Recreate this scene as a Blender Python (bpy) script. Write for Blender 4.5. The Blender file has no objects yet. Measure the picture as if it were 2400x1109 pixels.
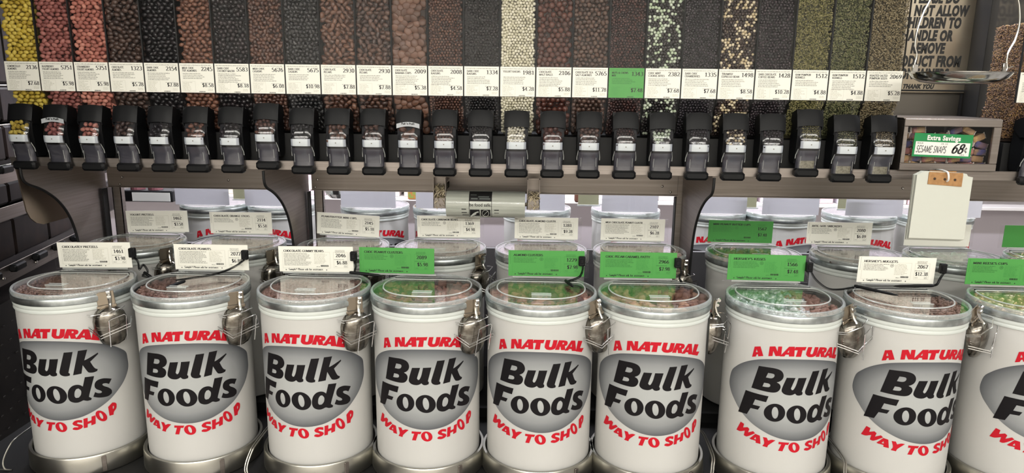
import bpy, bmesh, math, random, json
import numpy as np
from mathutils import Vector, Matrix, Euler
C = bpy.context.scene.collection
sc = bpy.context.scene
R = math.radians
rnd = random.Random(7)

# ------------------------------------------------------------------ camera, world, lights, exposure
def make_camera():
    yaw, pitch, roll = R(1.65), R(11.9), R(0.68)
    f = Vector((-math.sin(yaw)*math.cos(pitch), math.cos(yaw)*math.cos(pitch), -math.sin(pitch)))
    r = Vector((math.cos(yaw), math.sin(yaw), 0)); u = r.cross(f)
    r2 = math.cos(roll)*r + math.sin(roll)*u; u2 = -math.sin(roll)*r + math.cos(roll)*u
    m = Matrix((r2, u2, -f)).transposed().to_4x4(); m.translation = (0, 0, 1.5)
    cam = bpy.data.cameras.new('camera'); o = bpy.data.objects.new('camera', cam); C.objects.link(o)
    o.matrix_world = m; cam.sensor_width = 36; cam.lens = 36*1650/2400; cam.clip_start = .05
    sc.camera = o
make_camera()
sc.view_settings.view_transform = 'Standard'; sc.view_settings.look = 'None'
sc.view_settings.gamma = 1; sc.view_settings.use_curve_mapping = False
sc.view_settings.exposure = 0.04
sc.cycles.transparent_max_bounces = 24; sc.cycles.max_bounces = 10
sc.cycles.caustics_reflective = False; sc.cycles.caustics_refractive = False
w = bpy.data.worlds.new('world'); sc.world = w; w.use_nodes = True
w.node_tree.nodes['Background'].inputs[0].default_value = (.80, .86, 1, 1)
w.node_tree.nodes['Background'].inputs[1].default_value = .28
LIGHTS = [(x, y, 3.05, 2.4, .30, p) for y, p in ((-.5, 26), (-2.5, 84), (-4.5, 125), (2.5, 95), (5.0, 110)) for x in (-2.7, 0., 2.7)]  # fluorescent rows on the store ceiling
def make_lights():
    for i, (x, y, z, a, b, p) in enumerate(LIGHTS):
        l = bpy.data.lights.new('tube_light', 'AREA'); l.shape = 'RECTANGLE'; l.size = a; l.size_y = b; l.energy = p
        l.color = (1, .972, .905) if y < 1 else (.93, .93, 1)
        o = bpy.data.objects.new('tube_light', l); C.objects.link(o); o.location = (x, y, z - .012)
make_lights()

# ------------------------------------------------------------------ materials
def lin(c):
    return tuple(((v/255)/12.92 if v/255 <= .04045 else ((v/255+.055)/1.055)**2.4) for v in c[:3]) + (1,)
MATS = {}
def mat(name, col=(200,200,200), rough=.5, metal=0., spec=.5, noise=None, bump=None, coat=0., trans=0.):
    if name in MATS: return MATS[name]
    m = bpy.data.materials.new(name); m.use_nodes = True; nt = m.node_tree; b = nt.nodes['Principled BSDF']
    b.inputs['Base Color'].default_value = lin(col); b.inputs['Roughness'].default_value = rough
    b.inputs['Metallic'].default_value = metal; b.inputs['Specular IOR Level'].default_value = spec
    b.inputs['Coat Weight'].default_value = coat
    if noise:   # (scale vec, colour2, low, high)
        tc = nt.nodes.new('ShaderNodeTexCoord'); mp = nt.nodes.new('ShaderNodeMapping'); nz = nt.nodes.new('ShaderNodeTexNoise')
        mp.inputs['Scale'].default_value = noise[0]; nz.inputs['Scale'].default_value = 1; nz.inputs['Detail'].default_value = 5
        rp = nt.nodes.new('ShaderNodeValToRGB'); rp.color_ramp.elements[0].position = noise[2]; rp.color_ramp.elements[1].position = noise[3]
        rp.color_ramp.elements[0].color = lin(noise[1]); rp.color_ramp.elements[1].color = lin(col)
        nt.links.new(tc.outputs['Object'], mp.inputs[0]); nt.links.new(mp.outputs[0], nz.inputs[0])
        nt.links.new(nz.outputs[0], rp.inputs[0]); nt.links.new(rp.outputs[0], b.inputs['Base Color'])
    if bump:    # (scale vec, strength)
        tc = nt.nodes.new('ShaderNodeTexCoord'); mp = nt.nodes.new('ShaderNodeMapping'); nz = nt.nodes.new('ShaderNodeTexNoise')
        mp.inputs['Scale'].default_value = bump[0]; nz.inputs['Scale'].default_value = 1; nz.inputs['Detail'].default_value = 4
        bp = nt.nodes.new('ShaderNodeBump'); bp.inputs['Strength'].default_value = bump[1]; bp.inputs['Distance'].default_value = .002
        nt.links.new(tc.outputs['Object'], mp.inputs[0]); nt.links.new(mp.outputs[0], nz.inputs[0])
        nt.links.new(nz.outputs[0], bp.inputs['Height']); nt.links.new(bp.outputs[0], b.inputs['Normal'])
    MATS[name] = m; return m
def clear(name, tint=(250,250,250), rough=.03, base=.04, haze=0., hazecol=(200,200,200), graze=1.):
    """thin clear plastic: Fresnel reflection over straight transmission, with a little surface haze"""
    if name in MATS: return MATS[name]
    m = bpy.data.materials.new(name); m.use_nodes = True; nt = m.node_tree; nt.nodes.clear()
    N = nt.nodes.new; L = nt.links.new
    out = N('ShaderNodeOutputMaterial'); g = N('ShaderNodeNewGeometry'); d = N('ShaderNodeVectorMath'); d.operation = 'DOT_PRODUCT'
    L(g.outputs['Normal'], d.inputs[0]); L(g.outputs['Incoming'], d.inputs[1])
    def M(op, a, b=None):
        n = N('ShaderNodeMath'); n.operation = op
        if isinstance(a, (int, float)): n.inputs[0].default_value = a
        else: L(a, n.inputs[0])
        if b is not None:
            if isinstance(b, (int, float)): n.inputs[1].default_value = b
            else: L(b, n.inputs[1])
        return n.outputs[0]
    F = M('ADD', M('MULTIPLY', M('POWER', M('SUBTRACT', 1., M('ABSOLUTE', d.outputs['Value'])), 5.), (1-base)*graze), base)
    tr = N('ShaderNodeBsdfTransparent'); tr.inputs[0].default_value = lin(tint)
    gl = N('ShaderNodeBsdfGlossy'); gl.inputs[0].default_value = (1,1,1,1); gl.inputs['Roughness'].default_value = rough
    df = N('ShaderNodeBsdfDiffuse'); df.inputs[0].default_value = lin(hazecol)
    m1 = N('ShaderNodeMixShader'); m1.inputs[0].default_value = haze; L(tr.outputs[0], m1.inputs[1]); L(df.outputs[0], m1.inputs[2])
    m2 = N('ShaderNodeMixShader'); L(F, m2.inputs[0]); L(m1.outputs[0], m2.inputs[1]); L(gl.outputs[0], m2.inputs[2])
    L(m2.outputs[0], out.inputs[0]); MATS[name] = m; return m

M_STEEL = mat('brushed_steel', (152,144,138), .42, 1., noise=((3,3,160), (140,132,126), .35, .65), bump=((4,4,500), .12))
M_STEELH = mat('polished_steel', (205,203,198), .16, 1.)
M_GALV = mat('galvanised_band', (196,202,202), .36, 1., noise=((60,60,60), (176,182,182), .4, .6))
M_ALU = mat('dull_aluminium', (176,174,166), .33, 1., bump=((20,20,20), .2))
M_WIRE = mat('chrome_wire', (225,225,225), .15, 1.)
M_SCOOP = mat('worn_scoop_steel', (150,146,138), .22, 1., noise=((90,90,90), (112,106,98), .35, .7))
M_DRUM = mat('white_fibre_drum', (196,195,192), .5, spec=.25, noise=((5,5,3), (191,190,186), .3, .7))
M_BAND = mat('white_plastic_band', (206,211,206), .35)
M_RIM = clear('frosted_lid_rim', (235,240,238), .12, .05, .30, (205,210,208))
M_ACR = clear('clear_acrylic', (253,253,253), .03, .03)
M_ACRB = clear('clear_bin_plastic', (253,253,253), .08, .012, .004, (190,190,190), .8)
M_SLV = clear('card_sleeve', (255,255,255), .12, .012)
M_FLAP = clear('clear_flap', (253,253,253), .03, .012, graze=.25); M_LID = clear('clear_lid', (252,252,252), .03, .025, graze=.95)
M_ACRE = clear('frosted_acrylic_edge', (235,238,236), .15, .08, .5, (215,218,214))
M_SMOKE = clear('clear_chute_plastic', (236,236,240), .10, .05, .03, (120,120,126))
M_BLACK = mat('black_plastic', (13,14,16), .5, spec=.25)
M_BLACKM = mat('black_matt', (12,12,13), .6)
M_GAP = mat('dark_slot', (18,18,22), .95, spec=0.)
M_CARD = mat('cream_card', (246,245,234), .6)
M_CARDW = mat('white_card', (240,240,234), .5)
M_GREEN = mat('green_card', (84,160,80), .6, spec=.3)
M_GREEND = mat('leaf_green_card', (70,142,68), .6, spec=.3)
M_INKGG = mat('green_card_small_print', (54,120,56), .6); M_INKGL = mat('green_card_pale_print', (66,146,68), .6)
M_INK = mat('black_ink', (34,34,34), .6)
M_INKG = mat('grey_small_print', (132,130,122), .6)
M_INKL = mat('pale_small_print', (200,198,184), .6)
M_BAND2 = mat('pale_sticker_band', (204,210,214), .4)
M_LOGOK = mat('logo_black', (24,22,24), .55, spec=.12)
M_LOGOR = mat('logo_red', (186,28,42), .55, spec=.12)

# ------------------------------------------------------------------ mesh helpers
class MB:
    def __init__(s): s.v = []; s.f = []
    def add(s, vs, fs):
        n = len(s.v); s.v += [tuple(p) for p in vs]; s.f += [tuple(i+n for i in f) for f in fs]; return s
    def box(s, x0, x1, y0, y1, z0, z1, m=None):
        vs = [(x,y,z) for x in (x0,x1) for y in (y0,y1) for z in (z0,z1)]
        if m is not None: vs = [m @ Vector(p) for p in vs]
        return s.add(vs, [(0,1,3,2),(4,6,7,5),(0,4,5,1),(2,3,7,6),(0,2,6,4),(1,5,7,3)])
    def bbox(s, x0, x1, y0, y1, z0, z1, b=.002, m=None):
        """box with bevelled long edges (octagon section in x-z extruded in y, chamfered)"""
        o = [(x0+b,z0),(x1-b,z0),(x1,z0+b),(x1,z1-b),(x1-b,z1),(x0+b,z1),(x0,z1-b),(x0,z0+b)]
        cx, cz = (x0+x1)/2, (z0+z1)/2; k = lambda p, q: (cx+(p[0]-cx)*q[0], cz+(p[1]-cz)*q[1])
        q = (1-2*b/max(x1-x0,1e-6), 1-2*b/max(z1-z0,1e-6))
        rings = [[(k(p,q)[0], y0, k(p,q)[1]) for p in o], [(p[0], y0+b, p[1]) for p in o], [(p[0], y1-b, p[1]) for p in o], [(k(p,q)[0], y1, k(p,q)[1]) for p in o]]
        vs = [p for r in rings for p in r]
        if m is not None: vs = [m @ Vector(p) for p in vs]
        fs = [tuple(range(8)), tuple(reversed(range(24,32)))]
        for r in range(3):
            for i in range(8): j = (i+1) % 8; fs.append((r*8+i, r*8+8+i, r*8+8+j, r*8+j))
        return s.add(vs, fs)
    def lathe(s, prof, n=64, closed=False, cx=0, cy=0):
        vs = []
        for i in range(n):
            a = 2*math.pi*i/n
            vs += [(cx+r*math.cos(a), cy+r*math.sin(a), z) for r, z in prof]
        k = len(prof); fs = []
        for i in range(n):
            j = (i+1) % n
            for q in range(k if closed else k-1):
                p = (q+1) % k; fs.append((i*k+q, j*k+q, j*k+p, i*k+p))
        return s.add(vs, fs)
    def disc(s, r, z, n=64, flip=False):
        vs = [(r*math.cos(2*math.pi*i/n), r*math.sin(2*math.pi*i/n), z) for i in range(n)]
        return s.add(vs, [tuple(reversed(range(n))) if flip else tuple(range(n))])
    def tube(s, pts, r, n=6, closed=False, rs=None):
        P = [Vector(p) for p in pts]; m = len(P); vs = []; up = None
        for i, p in enumerate(P):
            a = P[i-1] if (i > 0 or closed) else p; b = P[(i+1) % m] if (i < m-1 or closed) else p
            t = (b-a).normalized() if (b-a).length > 1e-9 else Vector((0,0,1))
            if up is None: up = Vector((0,0,1)) if abs(t.z) < .9 else Vector((0,1,0))
            sd = t.cross(up)
            if sd.length < 1e-4: sd = t.orthogonal()
            sd.normalize(); up = sd.cross(t).normalized()
            rr = rs[i] if rs else r
            vs += [p + (sd*math.cos(2*math.pi*k/n) + up*math.sin(2*math.pi*k/n))*rr for k in range(n)]
        fs = []
        for i in range(m if closed else m-1):
            j = (i+1) % m
            for k in range(n):
                l = (k+1) % n; fs.append((i*n+k, i*n+l, j*n+l, j*n+k))
        if not closed: fs += [tuple(reversed(range(n))), tuple((m-1)*n+k for k in range(n))]
        return s.add(vs, fs)
    def prism(s, poly, a0, a1, axis='x', m=None):
        """poly in the two other axes (y,z) for x, (x,z) for y, (x,y) for z"""
        n = len(poly)
        def P(a, p): return {'x': (a,p[0],p[1]), 'y': (p[0],a,p[1]), 'z': (p[0],p[1],a)}[axis]
        vs = [P(a0,p) for p in poly] + [P(a1,p) for p in poly]
        if m is not None: vs = [m @ Vector(p) for p in vs]
        fs = [tuple(range(n)), tuple(reversed(range(n,2*n)))] + [(i,(i+1)%n,n+(i+1)%n,n+i) for i in range(n)]
        return s.add(vs, fs)
    def mesh(s, name, m, smooth=False):
        me = bpy.data.meshes.new(name); me.from_pydata(s.v, [], s.f); me.materials.append(m)
        bm = bmesh.new(); bm.from_mesh(me); bmesh.ops.recalc_face_normals(bm, faces=bm.faces); bm.to_mesh(me); bm.free()
        if smooth: smooth_by_angle(me, R(smooth if smooth is not True else 40))
        me.update(); return me
def smooth_by_angle(me, ang):
    me.polygons.foreach_set('use_smooth', [True]*len(me.polygons))
    try: me.set_sharp_from_angle(angle=ang)
    except Exception: pass
def link(name, me, parent=None, loc=(0,0,0), rot=None, label=None, cat=None, group=None, kind=None):
    o = bpy.data.objects.new(name, me); C.objects.link(o); o.location = loc
    if rot is not None: o.rotation_euler = rot
    if parent: o.parent = parent
    if label: o['label'] = label
    if cat: o['category'] = cat
    if group: o['group'] = group
    if kind: o['kind'] = kind
    return o
def part(name, mb, m, parent, smooth=False, **k): return link(name, mb.mesh(name, m, smooth), parent, **k)
def thing(name, label, cat, loc=(0,0,0), rot=None, group=None): return link(name, None, None, loc, rot, label, cat, group)
def np_mesh(name, V, Fc, mats, mi=None, smooth=True):
    me = bpy.data.meshes.new(name); V = np.asarray(V, dtype=np.float32); Fc = np.asarray(Fc, dtype=np.int32); k = Fc.shape[1]
    me.vertices.add(len(V)); me.vertices.foreach_set('co', V.ravel()); me.loops.add(Fc.size); me.loops.foreach_set('vertex_index', Fc.ravel())
    me.polygons.add(len(Fc)); me.polygons.foreach_set('loop_start', np.arange(0, Fc.size, k, dtype=np.int32))
    me.polygons.foreach_set('loop_total', np.full(len(Fc), k, dtype=np.int32))
    for m in (mats if isinstance(mats, (list,tuple)) else [mats]): me.materials.append(m)
    if mi is not None: me.polygons.foreach_set('material_index', np.asarray(mi, dtype=np.int32))
    if smooth: me.polygons.foreach_set('use_smooth', np.ones(len(Fc), dtype=bool))
    me.update(calc_edges=True); return me
def ico(sub):
    bm = bmesh.new(); bmesh.ops.create_icosphere(bm, subdivisions=sub, radius=1)
    V = np.array([v.co[:] for v in bm.verts]); Fc = np.array([[v.index for v in f.verts] for f in bm.faces]); bm.free(); return V, Fc
ICO1, ICO2 = ico(1), ico(2)
def smooth_line(pts, n=6, closed=False):
    """Catmull-Rom"""
    P = [Vector(p) for p in pts]; out = []; m = len(P)
    for i in range(m if closed else m-1):
        g = lambda k: P[k % m] if closed else P[min(max(k,0),m-1)]
        a, b, c, d = g(i-1), g(i), g(i+1), g(i+2)
        for k in range(n):
            t = k/n; out.append(.5*((2*b)+(c-a)*t+(2*a-5*b+4*c-d)*t*t+(3*b-a-3*c+d)*t**3))
    if not closed: out.append(P[-1])
    return out

# ------------------------------------------------------------------ lettering: a serif stroke face drawn here
def arc(cx, cy, rx, ry, a0, a1, n=9): return [(cx+rx*math.cos(R(a0+(a1-a0)*i/(n-1))), cy+ry*math.sin(R(a0+(a1-a0)*i/(n-1)))) for i in range(n)]
GL = {
 'A': (.78, [[(.02,0),(.39,1),(.76,0)],[(.17,.34),(.61,.34)]]),
 'B': (.68, [[(.12,0),(.12,1)],[(.12,1)]+arc(.36,.76,.22,.24,90,-90)+[(.12,.52)],[(.3,.52)]+arc(.38,.26,.24,.26,90,-90)+[(.12,0)]]),
 'C': (.72, [arc(.40,.5,.34,.5,45,315,15)]),
 'D': (.76, [[(.12,0),(.12,1)],[(.12,1)]+arc(.34,.5,.36,.5,90,-90,12)+[(.12,0)]]),
 'E': (.64, [[(.12,0),(.12,1)],[(.12,1),(.58,1),(.58,.86)],[(.12,.52),(.46,.52)],[(.12,0),(.60,0),(.60,.16)]]),
 'F': (.6, [[(.12,0),(.12,1)],[(.12,1),(.56,1),(.56,.86)],[(.12,.5),(.42,.5)]]),
 'G': (.78, [arc(.40,.5,.34,.5,45,320,15)+[(.68,.42),(.46,.42)]]),
 'H': (.8, [[(.14,0),(.14,1)],[(.66,0),(.66,1)],[(.14,.5),(.66,.5)]]),
 'I': (.34, [[(.17,0),(.17,1)]]),
 'J': (.44, [[(.28,1),(.28,.2)]+arc(.14,.2,.14,.2,0,-120,6)]),
 'K': (.76, [[(.13,0),(.13,1)],[(.64,1),(.13,.42)],[(.28,.58),(.70,0)]]),
 'L': (.62, [[(.13,0),(.13,1)],[(.13,0),(.58,0),(.58,.2)]]),
 'M': (.94, [[(.13,0),(.13,1),(.46,.1),(.80,1),(.80,0)]]),
 'N': (.80, [[(.13,0),(.13,1),(.66,0),(.66,1)]]),
 'O': (.8, [arc(.4,.5,.33,.5,90,450,20)]),
 'P': (.62, [[(.13,0),(.13,1)],[(.13,1)]+arc(.34,.75,.23,.25,90,-90)+[(.13,.5)]]),
 'Q': (.8, [arc(.4,.5,.33,.5,90,450,20),[(.42,.1),(.7,-.15)]]),
 'R': (.74, [[(.13,0),(.13,1)],[(.13,1)]+arc(.34,.75,.23,.25,90,-90)+[(.13,.5)],[(.32,.5),(.68,0)]]),
 'S': (.58, [arc(.29,.75,.2,.25,30,270,10)+arc(.29,.25,.22,.25,90,-160,10)[1:]]),
 'T': (.68, [[(.34,0),(.34,1)],[(.05,.82),(.05,1),(.63,1),(.63,.82)]]),
 'U': (.8, [[(.13,1),(.13,.32)]+arc(.4,.3,.27,.3,180,360,9)+[(.67,1)]]),
 'V': (.78, [[(.03,1),(.39,0),(.75,1)]]), 'W': (1.05, [[(.03,1),(.28,0),(.52,1),(.77,0),(1.02,1)]]),
 'X': (.76, [[(.05,1),(.71,0)],[(.05,0),(.71,1)]]), 'Y': (.74, [[(.03,1),(.37,.48),(.71,1)],[(.37,.48),(.37,0)]]),
 'Z': (.66, [[(.08,.84),(.08,1),(.58,1),(.06,0),(.60,0),(.60,.16)]]),
 '0': (.56, [arc(.28,.5,.2,.5,90,450,20)]), '1': (.5, [[(.10,.82),(.28,1),(.28,0)]]),
 '2': (.56, [arc(.27,.72,.2,.28,160,-30,9)+[(.06,.02),(.50,.02),(.52,.16)]]),
 '3': (.56, [arc(.26,.76,.19,.24,150,-90,10),arc(.25,.26,.23,.26,90,-150,10)]),
 '4': (.58, [[(.38,0),(.38,1),(.03,.3),(.54,.3)]]),
 '5': (.56, [[(.50,1),(.16,1),(.11,.56)]+arc(.24,.3,.24,.3,115,-150,11)]),
 '6': (.56, [arc(.5,.42,.42,.58,95,180,7)+arc(.28,.3,.2,.3,180,540,16)]),
 '7': (.54, [[(.05,.84),(.05,1),(.5,1),(.22,0)]]), '8': (.56, [arc(.28,.75,.17,.25,90,450,16),arc(.28,.25,.21,.26,90,450,16)]),
 '9': (.56, [arc(.06,.58,.42,.58,-85,0,7)+arc(.28,.7,.2,.3,0,360,16)]),
 '$': (.56, [arc(.28,.73,.19,.23,20,270,10)+arc(.28,.27,.2,.24,90,-160,10)[1:],[(.28,-.1),(.28,1.1)]]),
 '.': (.26, [[(.11,0),(.11,.1)]]), '?': (.5, [arc(.24,.75,.18,.25,170,-60,9)+[(.24,.28)],[(.24,.1),(.24,0)]]),
 '&': (.8, [[(.74,0),(.2,.8)]+arc(.32,.82,.13,.17,200,-60,8)+[(.1,.35)]+arc(.3,.22,.22,.22,150,330,8)+[(.68,.5)]]),
 "'": (.2, [[(.1,.75),(.1,1)]]), ' ': (.34, []), '-': (.4, [[(.05,.4),(.35,.4)]]),
 'a': (.48, [[(.36,0),(.36,.48)]+arc(.22,.48,.14,.14,0,160,5),arc(.2,.16,.16,.16,60,330,8)]),
 'm': (.8, [[(.1,0),(.1,.62)],[(.1,.5)]+arc(.24,.46,.14,.16,170,0,5)+[(.38,0)],[(.38,.5)]+arc(.53,.46,.14,.16,170,0,5)+[(.67,0)]]),
 'n': (.54, [[(.1,0),(.1,.62)],[(.1,.5)]+arc(.26,.46,.15,.16,170,0,5)+[(.41,0)]]),
 'p': (.54, [[(.1,-.3),(.1,.62)],arc(.28,.31,.17,.31,150,-150,10)]), 'l': (.28, [[(.14,0),(.14,1)]]),
 'e': (.5, [[(.08,.34),(.40,.34)]+arc(.24,.31,.17,.31,10,310,11)[1:]]), 's': (.4, [arc(.2,.47,.13,.15,30,270,7)+arc(.2,.16,.14,.16,90,-150,7)]),
 'k': (.54, [[(.1,0),(.1,1)],[(.4,.62),(.1,.28)],[(.2,.38),(.46,0)]]), 'f': (.36, [[(.14,0),(.14,.84)]+arc(.26,.82,.12,.16,180,50,5),[(.02,.62),(.3,.62)]]),
 'o': (.52, [arc(.25,.31,.18,.31,90,450,14)]), 'r': (.42, [[(.1,0),(.1,.62)],[(.1,.44)]+arc(.26,.46,.14,.16,160,40,4)]),
 'i': (.28, [[(.13,0),(.13,.62)],[(.13,.8),(.13,.92)]]), 't': (.36, [[(.14,.85),(.14,.12)]+arc(.24,.12,.1,.12,180,300,4),[(.02,.62),(.3,.62)]]),
 'c': (.46, [arc(.25,.31,.18,.31,50,310,10)]),
}
def text_quads(txt, x, z, h, w=None, y=0., thick=.16, thin=.065, serif=True, slant=0., anchor='l', track=.06):
    """flat strips in the x-z plane facing -y; returns (verts, faces) and the drawn width"""
    adv = [GL.get(c, GL[' '])[0]+track for c in txt]; tot = sum(adv)
    sx = (w/tot) if w else h; W_ = tot*sx
    x0 = x - (W_ if anchor == 'r' else W_/2 if anchor == 'c' else 0)
    vs, fs = [], []
    def strip(poly):
        n = len(poly); L_, R_ = [], []
        for i in range(n):
            a = poly[max(i-1,0)]; b = poly[min(i+1,n-1)]; dx, dy = b[0]-a[0], b[1]-a[1]; l = math.hypot(dx,dy) or 1
            th = thin+(thick-thin)*(abs(dy)/l)**1.5; nx, ny = -dy/l*th/2, dx/l*th/2
            L_.append((poly[i][0]+nx, poly[i][1]+ny)); R_.append((poly[i][0]-nx, poly[i][1]-ny))
        k = len(vs); vs.extend(L_+R_)
        for i in range(n-1): fs.append((k+i, k+i+1, k+n+i+1, k+n+i))
    cx = 0; allv = []
    for c, ad in zip(txt, adv):
        g = GL.get(c, GL[' ']); s0 = len(vs)
        for pl in g[1]:
            # split sharp polylines into segments so that joints stay crisp
            seg = [pl[0]]
            for i in range(1, len(pl)):
                seg.append(pl[i])
                if i < len(pl)-1:
                    a, b, d = pl[i-1], pl[i], pl[i+1]
                    v1 = (b[0]-a[0], b[1]-a[1]); v2 = (d[0]-b[0], d[1]-b[1])
                    cs = (v1[0]*v2[0]+v1[1]*v2[1])/((math.hypot(*v1) or 1)*(math.hypot(*v2) or 1))
                    if cs < .6: strip(seg); seg = [b]
            if len(seg) > 1: strip(seg)
            if serif:
                for (e, q) in ((pl[0], pl[1]), (pl[-1], pl[-2])):
                    if (abs(e[1]) < .02 or abs(e[1]-1) < .02) and abs(e[1]-q[1]) > abs(e[0]-q[0])*1.4 and abs(e[1]-q[1]) > .2:
                        yy = thin/2 if e[1] < .5 else 1-thin/2
                        strip([(e[0]-.19,yy),(e[0]+.19,yy)])
        for i in range(s0, len(vs)): px, pz = vs[i]; allv.append((x0+(cx+px+slant*pz)*sx, y, z+pz*h))
        cx += ad
    return allv, fs
def put(mb, *a, **k): v, f = text_quads(*a, **k); mb.add(v, f); return mb
def bits(parent, y_off, items, m):
    for nm, args in items:
        b = MB(); put(b, *args[0], **args[1]); part(nm, b, m, parent)
def rect(mb, x0, x1, z0, z1, y=0.): return mb.add([(x0,y,z0),(x1,y,z0),(x1,y,z1),(x0,y,z1)], [(0,1,2,3)])
def frame(mb, x0, x1, z0, z1, t, y=0.):
    rect(mb,x0,x1,z0,z0+t,y); rect(mb,x0,x1,z1-t,z1,y); rect(mb,x0,x0+t,z0+t,z1-t,y); rect(mb,x1-t,x1,z0+t,z1-t,y); return mb
def lines(mb, x0, x1, z1, z0, n, y, rg, cw=.0011, ragged=.25, fill=.62):
    """unreadably small printed lines: short upright ticks grouped into words"""
    p = (z1-z0)/n
    for i in range(n):
        zb = z1-(i+1)*p; x = x0; xe = x1-(x1-x0)*rg.random()*ragged
        while x < xe:
            L = rg.randint(2,8)
            for _ in range(L):
                if x > xe: break
                hh = p*fill*rg.choice((.7,.7,1.)); rect(mb, x, x+cw*.62, zb, zb+hh, y); x += cw
            x += cw*.9
    return mb
def barcode(mb, x0, x1, z0, z1, y, rg):
    x = x0
    while x < x1: t = rg.uniform(.0003,.0011); rect(mb, x, min(x+t,x1), z0, z1, y); x += t+rg.uniform(.0003,.0007)
    return mb
def font_mesh(name, txt, size, m, bold=0., sx=1., shear=0., depth=.0004, align='LEFT', spacing=1.):
    cu = bpy.data.curves.new(name, 'FONT'); cu.body = txt; cu.size = size; cu.offset = bold; cu.shear = shear; cu.extrude = depth
    cu.align_x = align; cu.space_character = spacing; cu.resolution_u = 3
    o = bpy.data.objects.new(name, cu); C.objects.link(o)
    me = bpy.data.meshes.new_from_object(o.evaluated_get(bpy.context.evaluated_depsgraph_get())); C.objects.unlink(o); bpy.data.objects.remove(o)
    me.name = name; me.materials.clear(); me.materials.append(m)
    n = len(me.vertices); co = np.empty(n*3, dtype=np.float32); me.vertices.foreach_get('co', co); co = co.reshape(-1,3)
    co = np.stack([co[:,0]*sx, -co[:,2], co[:,1]], 1); me.vertices.foreach_set('co', co.ravel()); me.update()
    return me

# ------------------------------------------------------------------ the room
def build_room():
    fl = MB().box(-9, 9, -6, 11, -.02, 0); link('floor', fl.mesh('floor', mat('store_floor', (150,146,140), .25, noise=((3,3,3), (132,128,122), .4, .6))), kind='structure')
    ce = MB().box(-9, 9, -6, 11, 3.15, 3.2); link('ceiling', ce.mesh('ceiling', mat('ceiling_white', (205,205,200), .8)), kind='structure')
    for n, b in (('wall_back', (-9,9,10.9,11)), ('wall_front', (-9,9,-6,-5.9)), ('wall_left', (-9,-8.9,-5.9,10.9)), ('wall_right', (8.9,9,-5.9,10.9))):
        link(n, MB().box(*b, 0, 3.15).mesh(n, mat('wall_paint', (214,210,204), .8)), kind='structure')
    e = bpy.data.materials.new('fluorescent_tube'); e.use_nodes = True; nt = e.node_tree; nt.nodes.clear()
    em = nt.nodes.new('ShaderNodeEmission'); o = nt.nodes.new('ShaderNodeOutputMaterial'); em.inputs[0].default_value = (1,.97,.92,1); em.inputs[1].default_value = 6; nt.links.new(em.outputs[0], o.inputs[0])
    for i, (x, y, z, a, b, p) in enumerate(LIGHTS):
        t = thing('ceiling_light', 'long fluorescent ceiling fixture above the aisle', 'light', (x, y, 3.15), None, 'ceiling lights')
        part('housing', MB().bbox(-a/2-.05, a/2+.05, -b/2-.05, b/2+.05, -.05, -.001, .01), mat('fixture_white', (220,220,216), .5), t)
        for k in (-1, 1): part('tube', MB().tube([(-a/2, k*b*.28, -.066), (a/2, k*b*.28, -.066)], .013, 8), e, t, smooth=True)
build_room()

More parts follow.
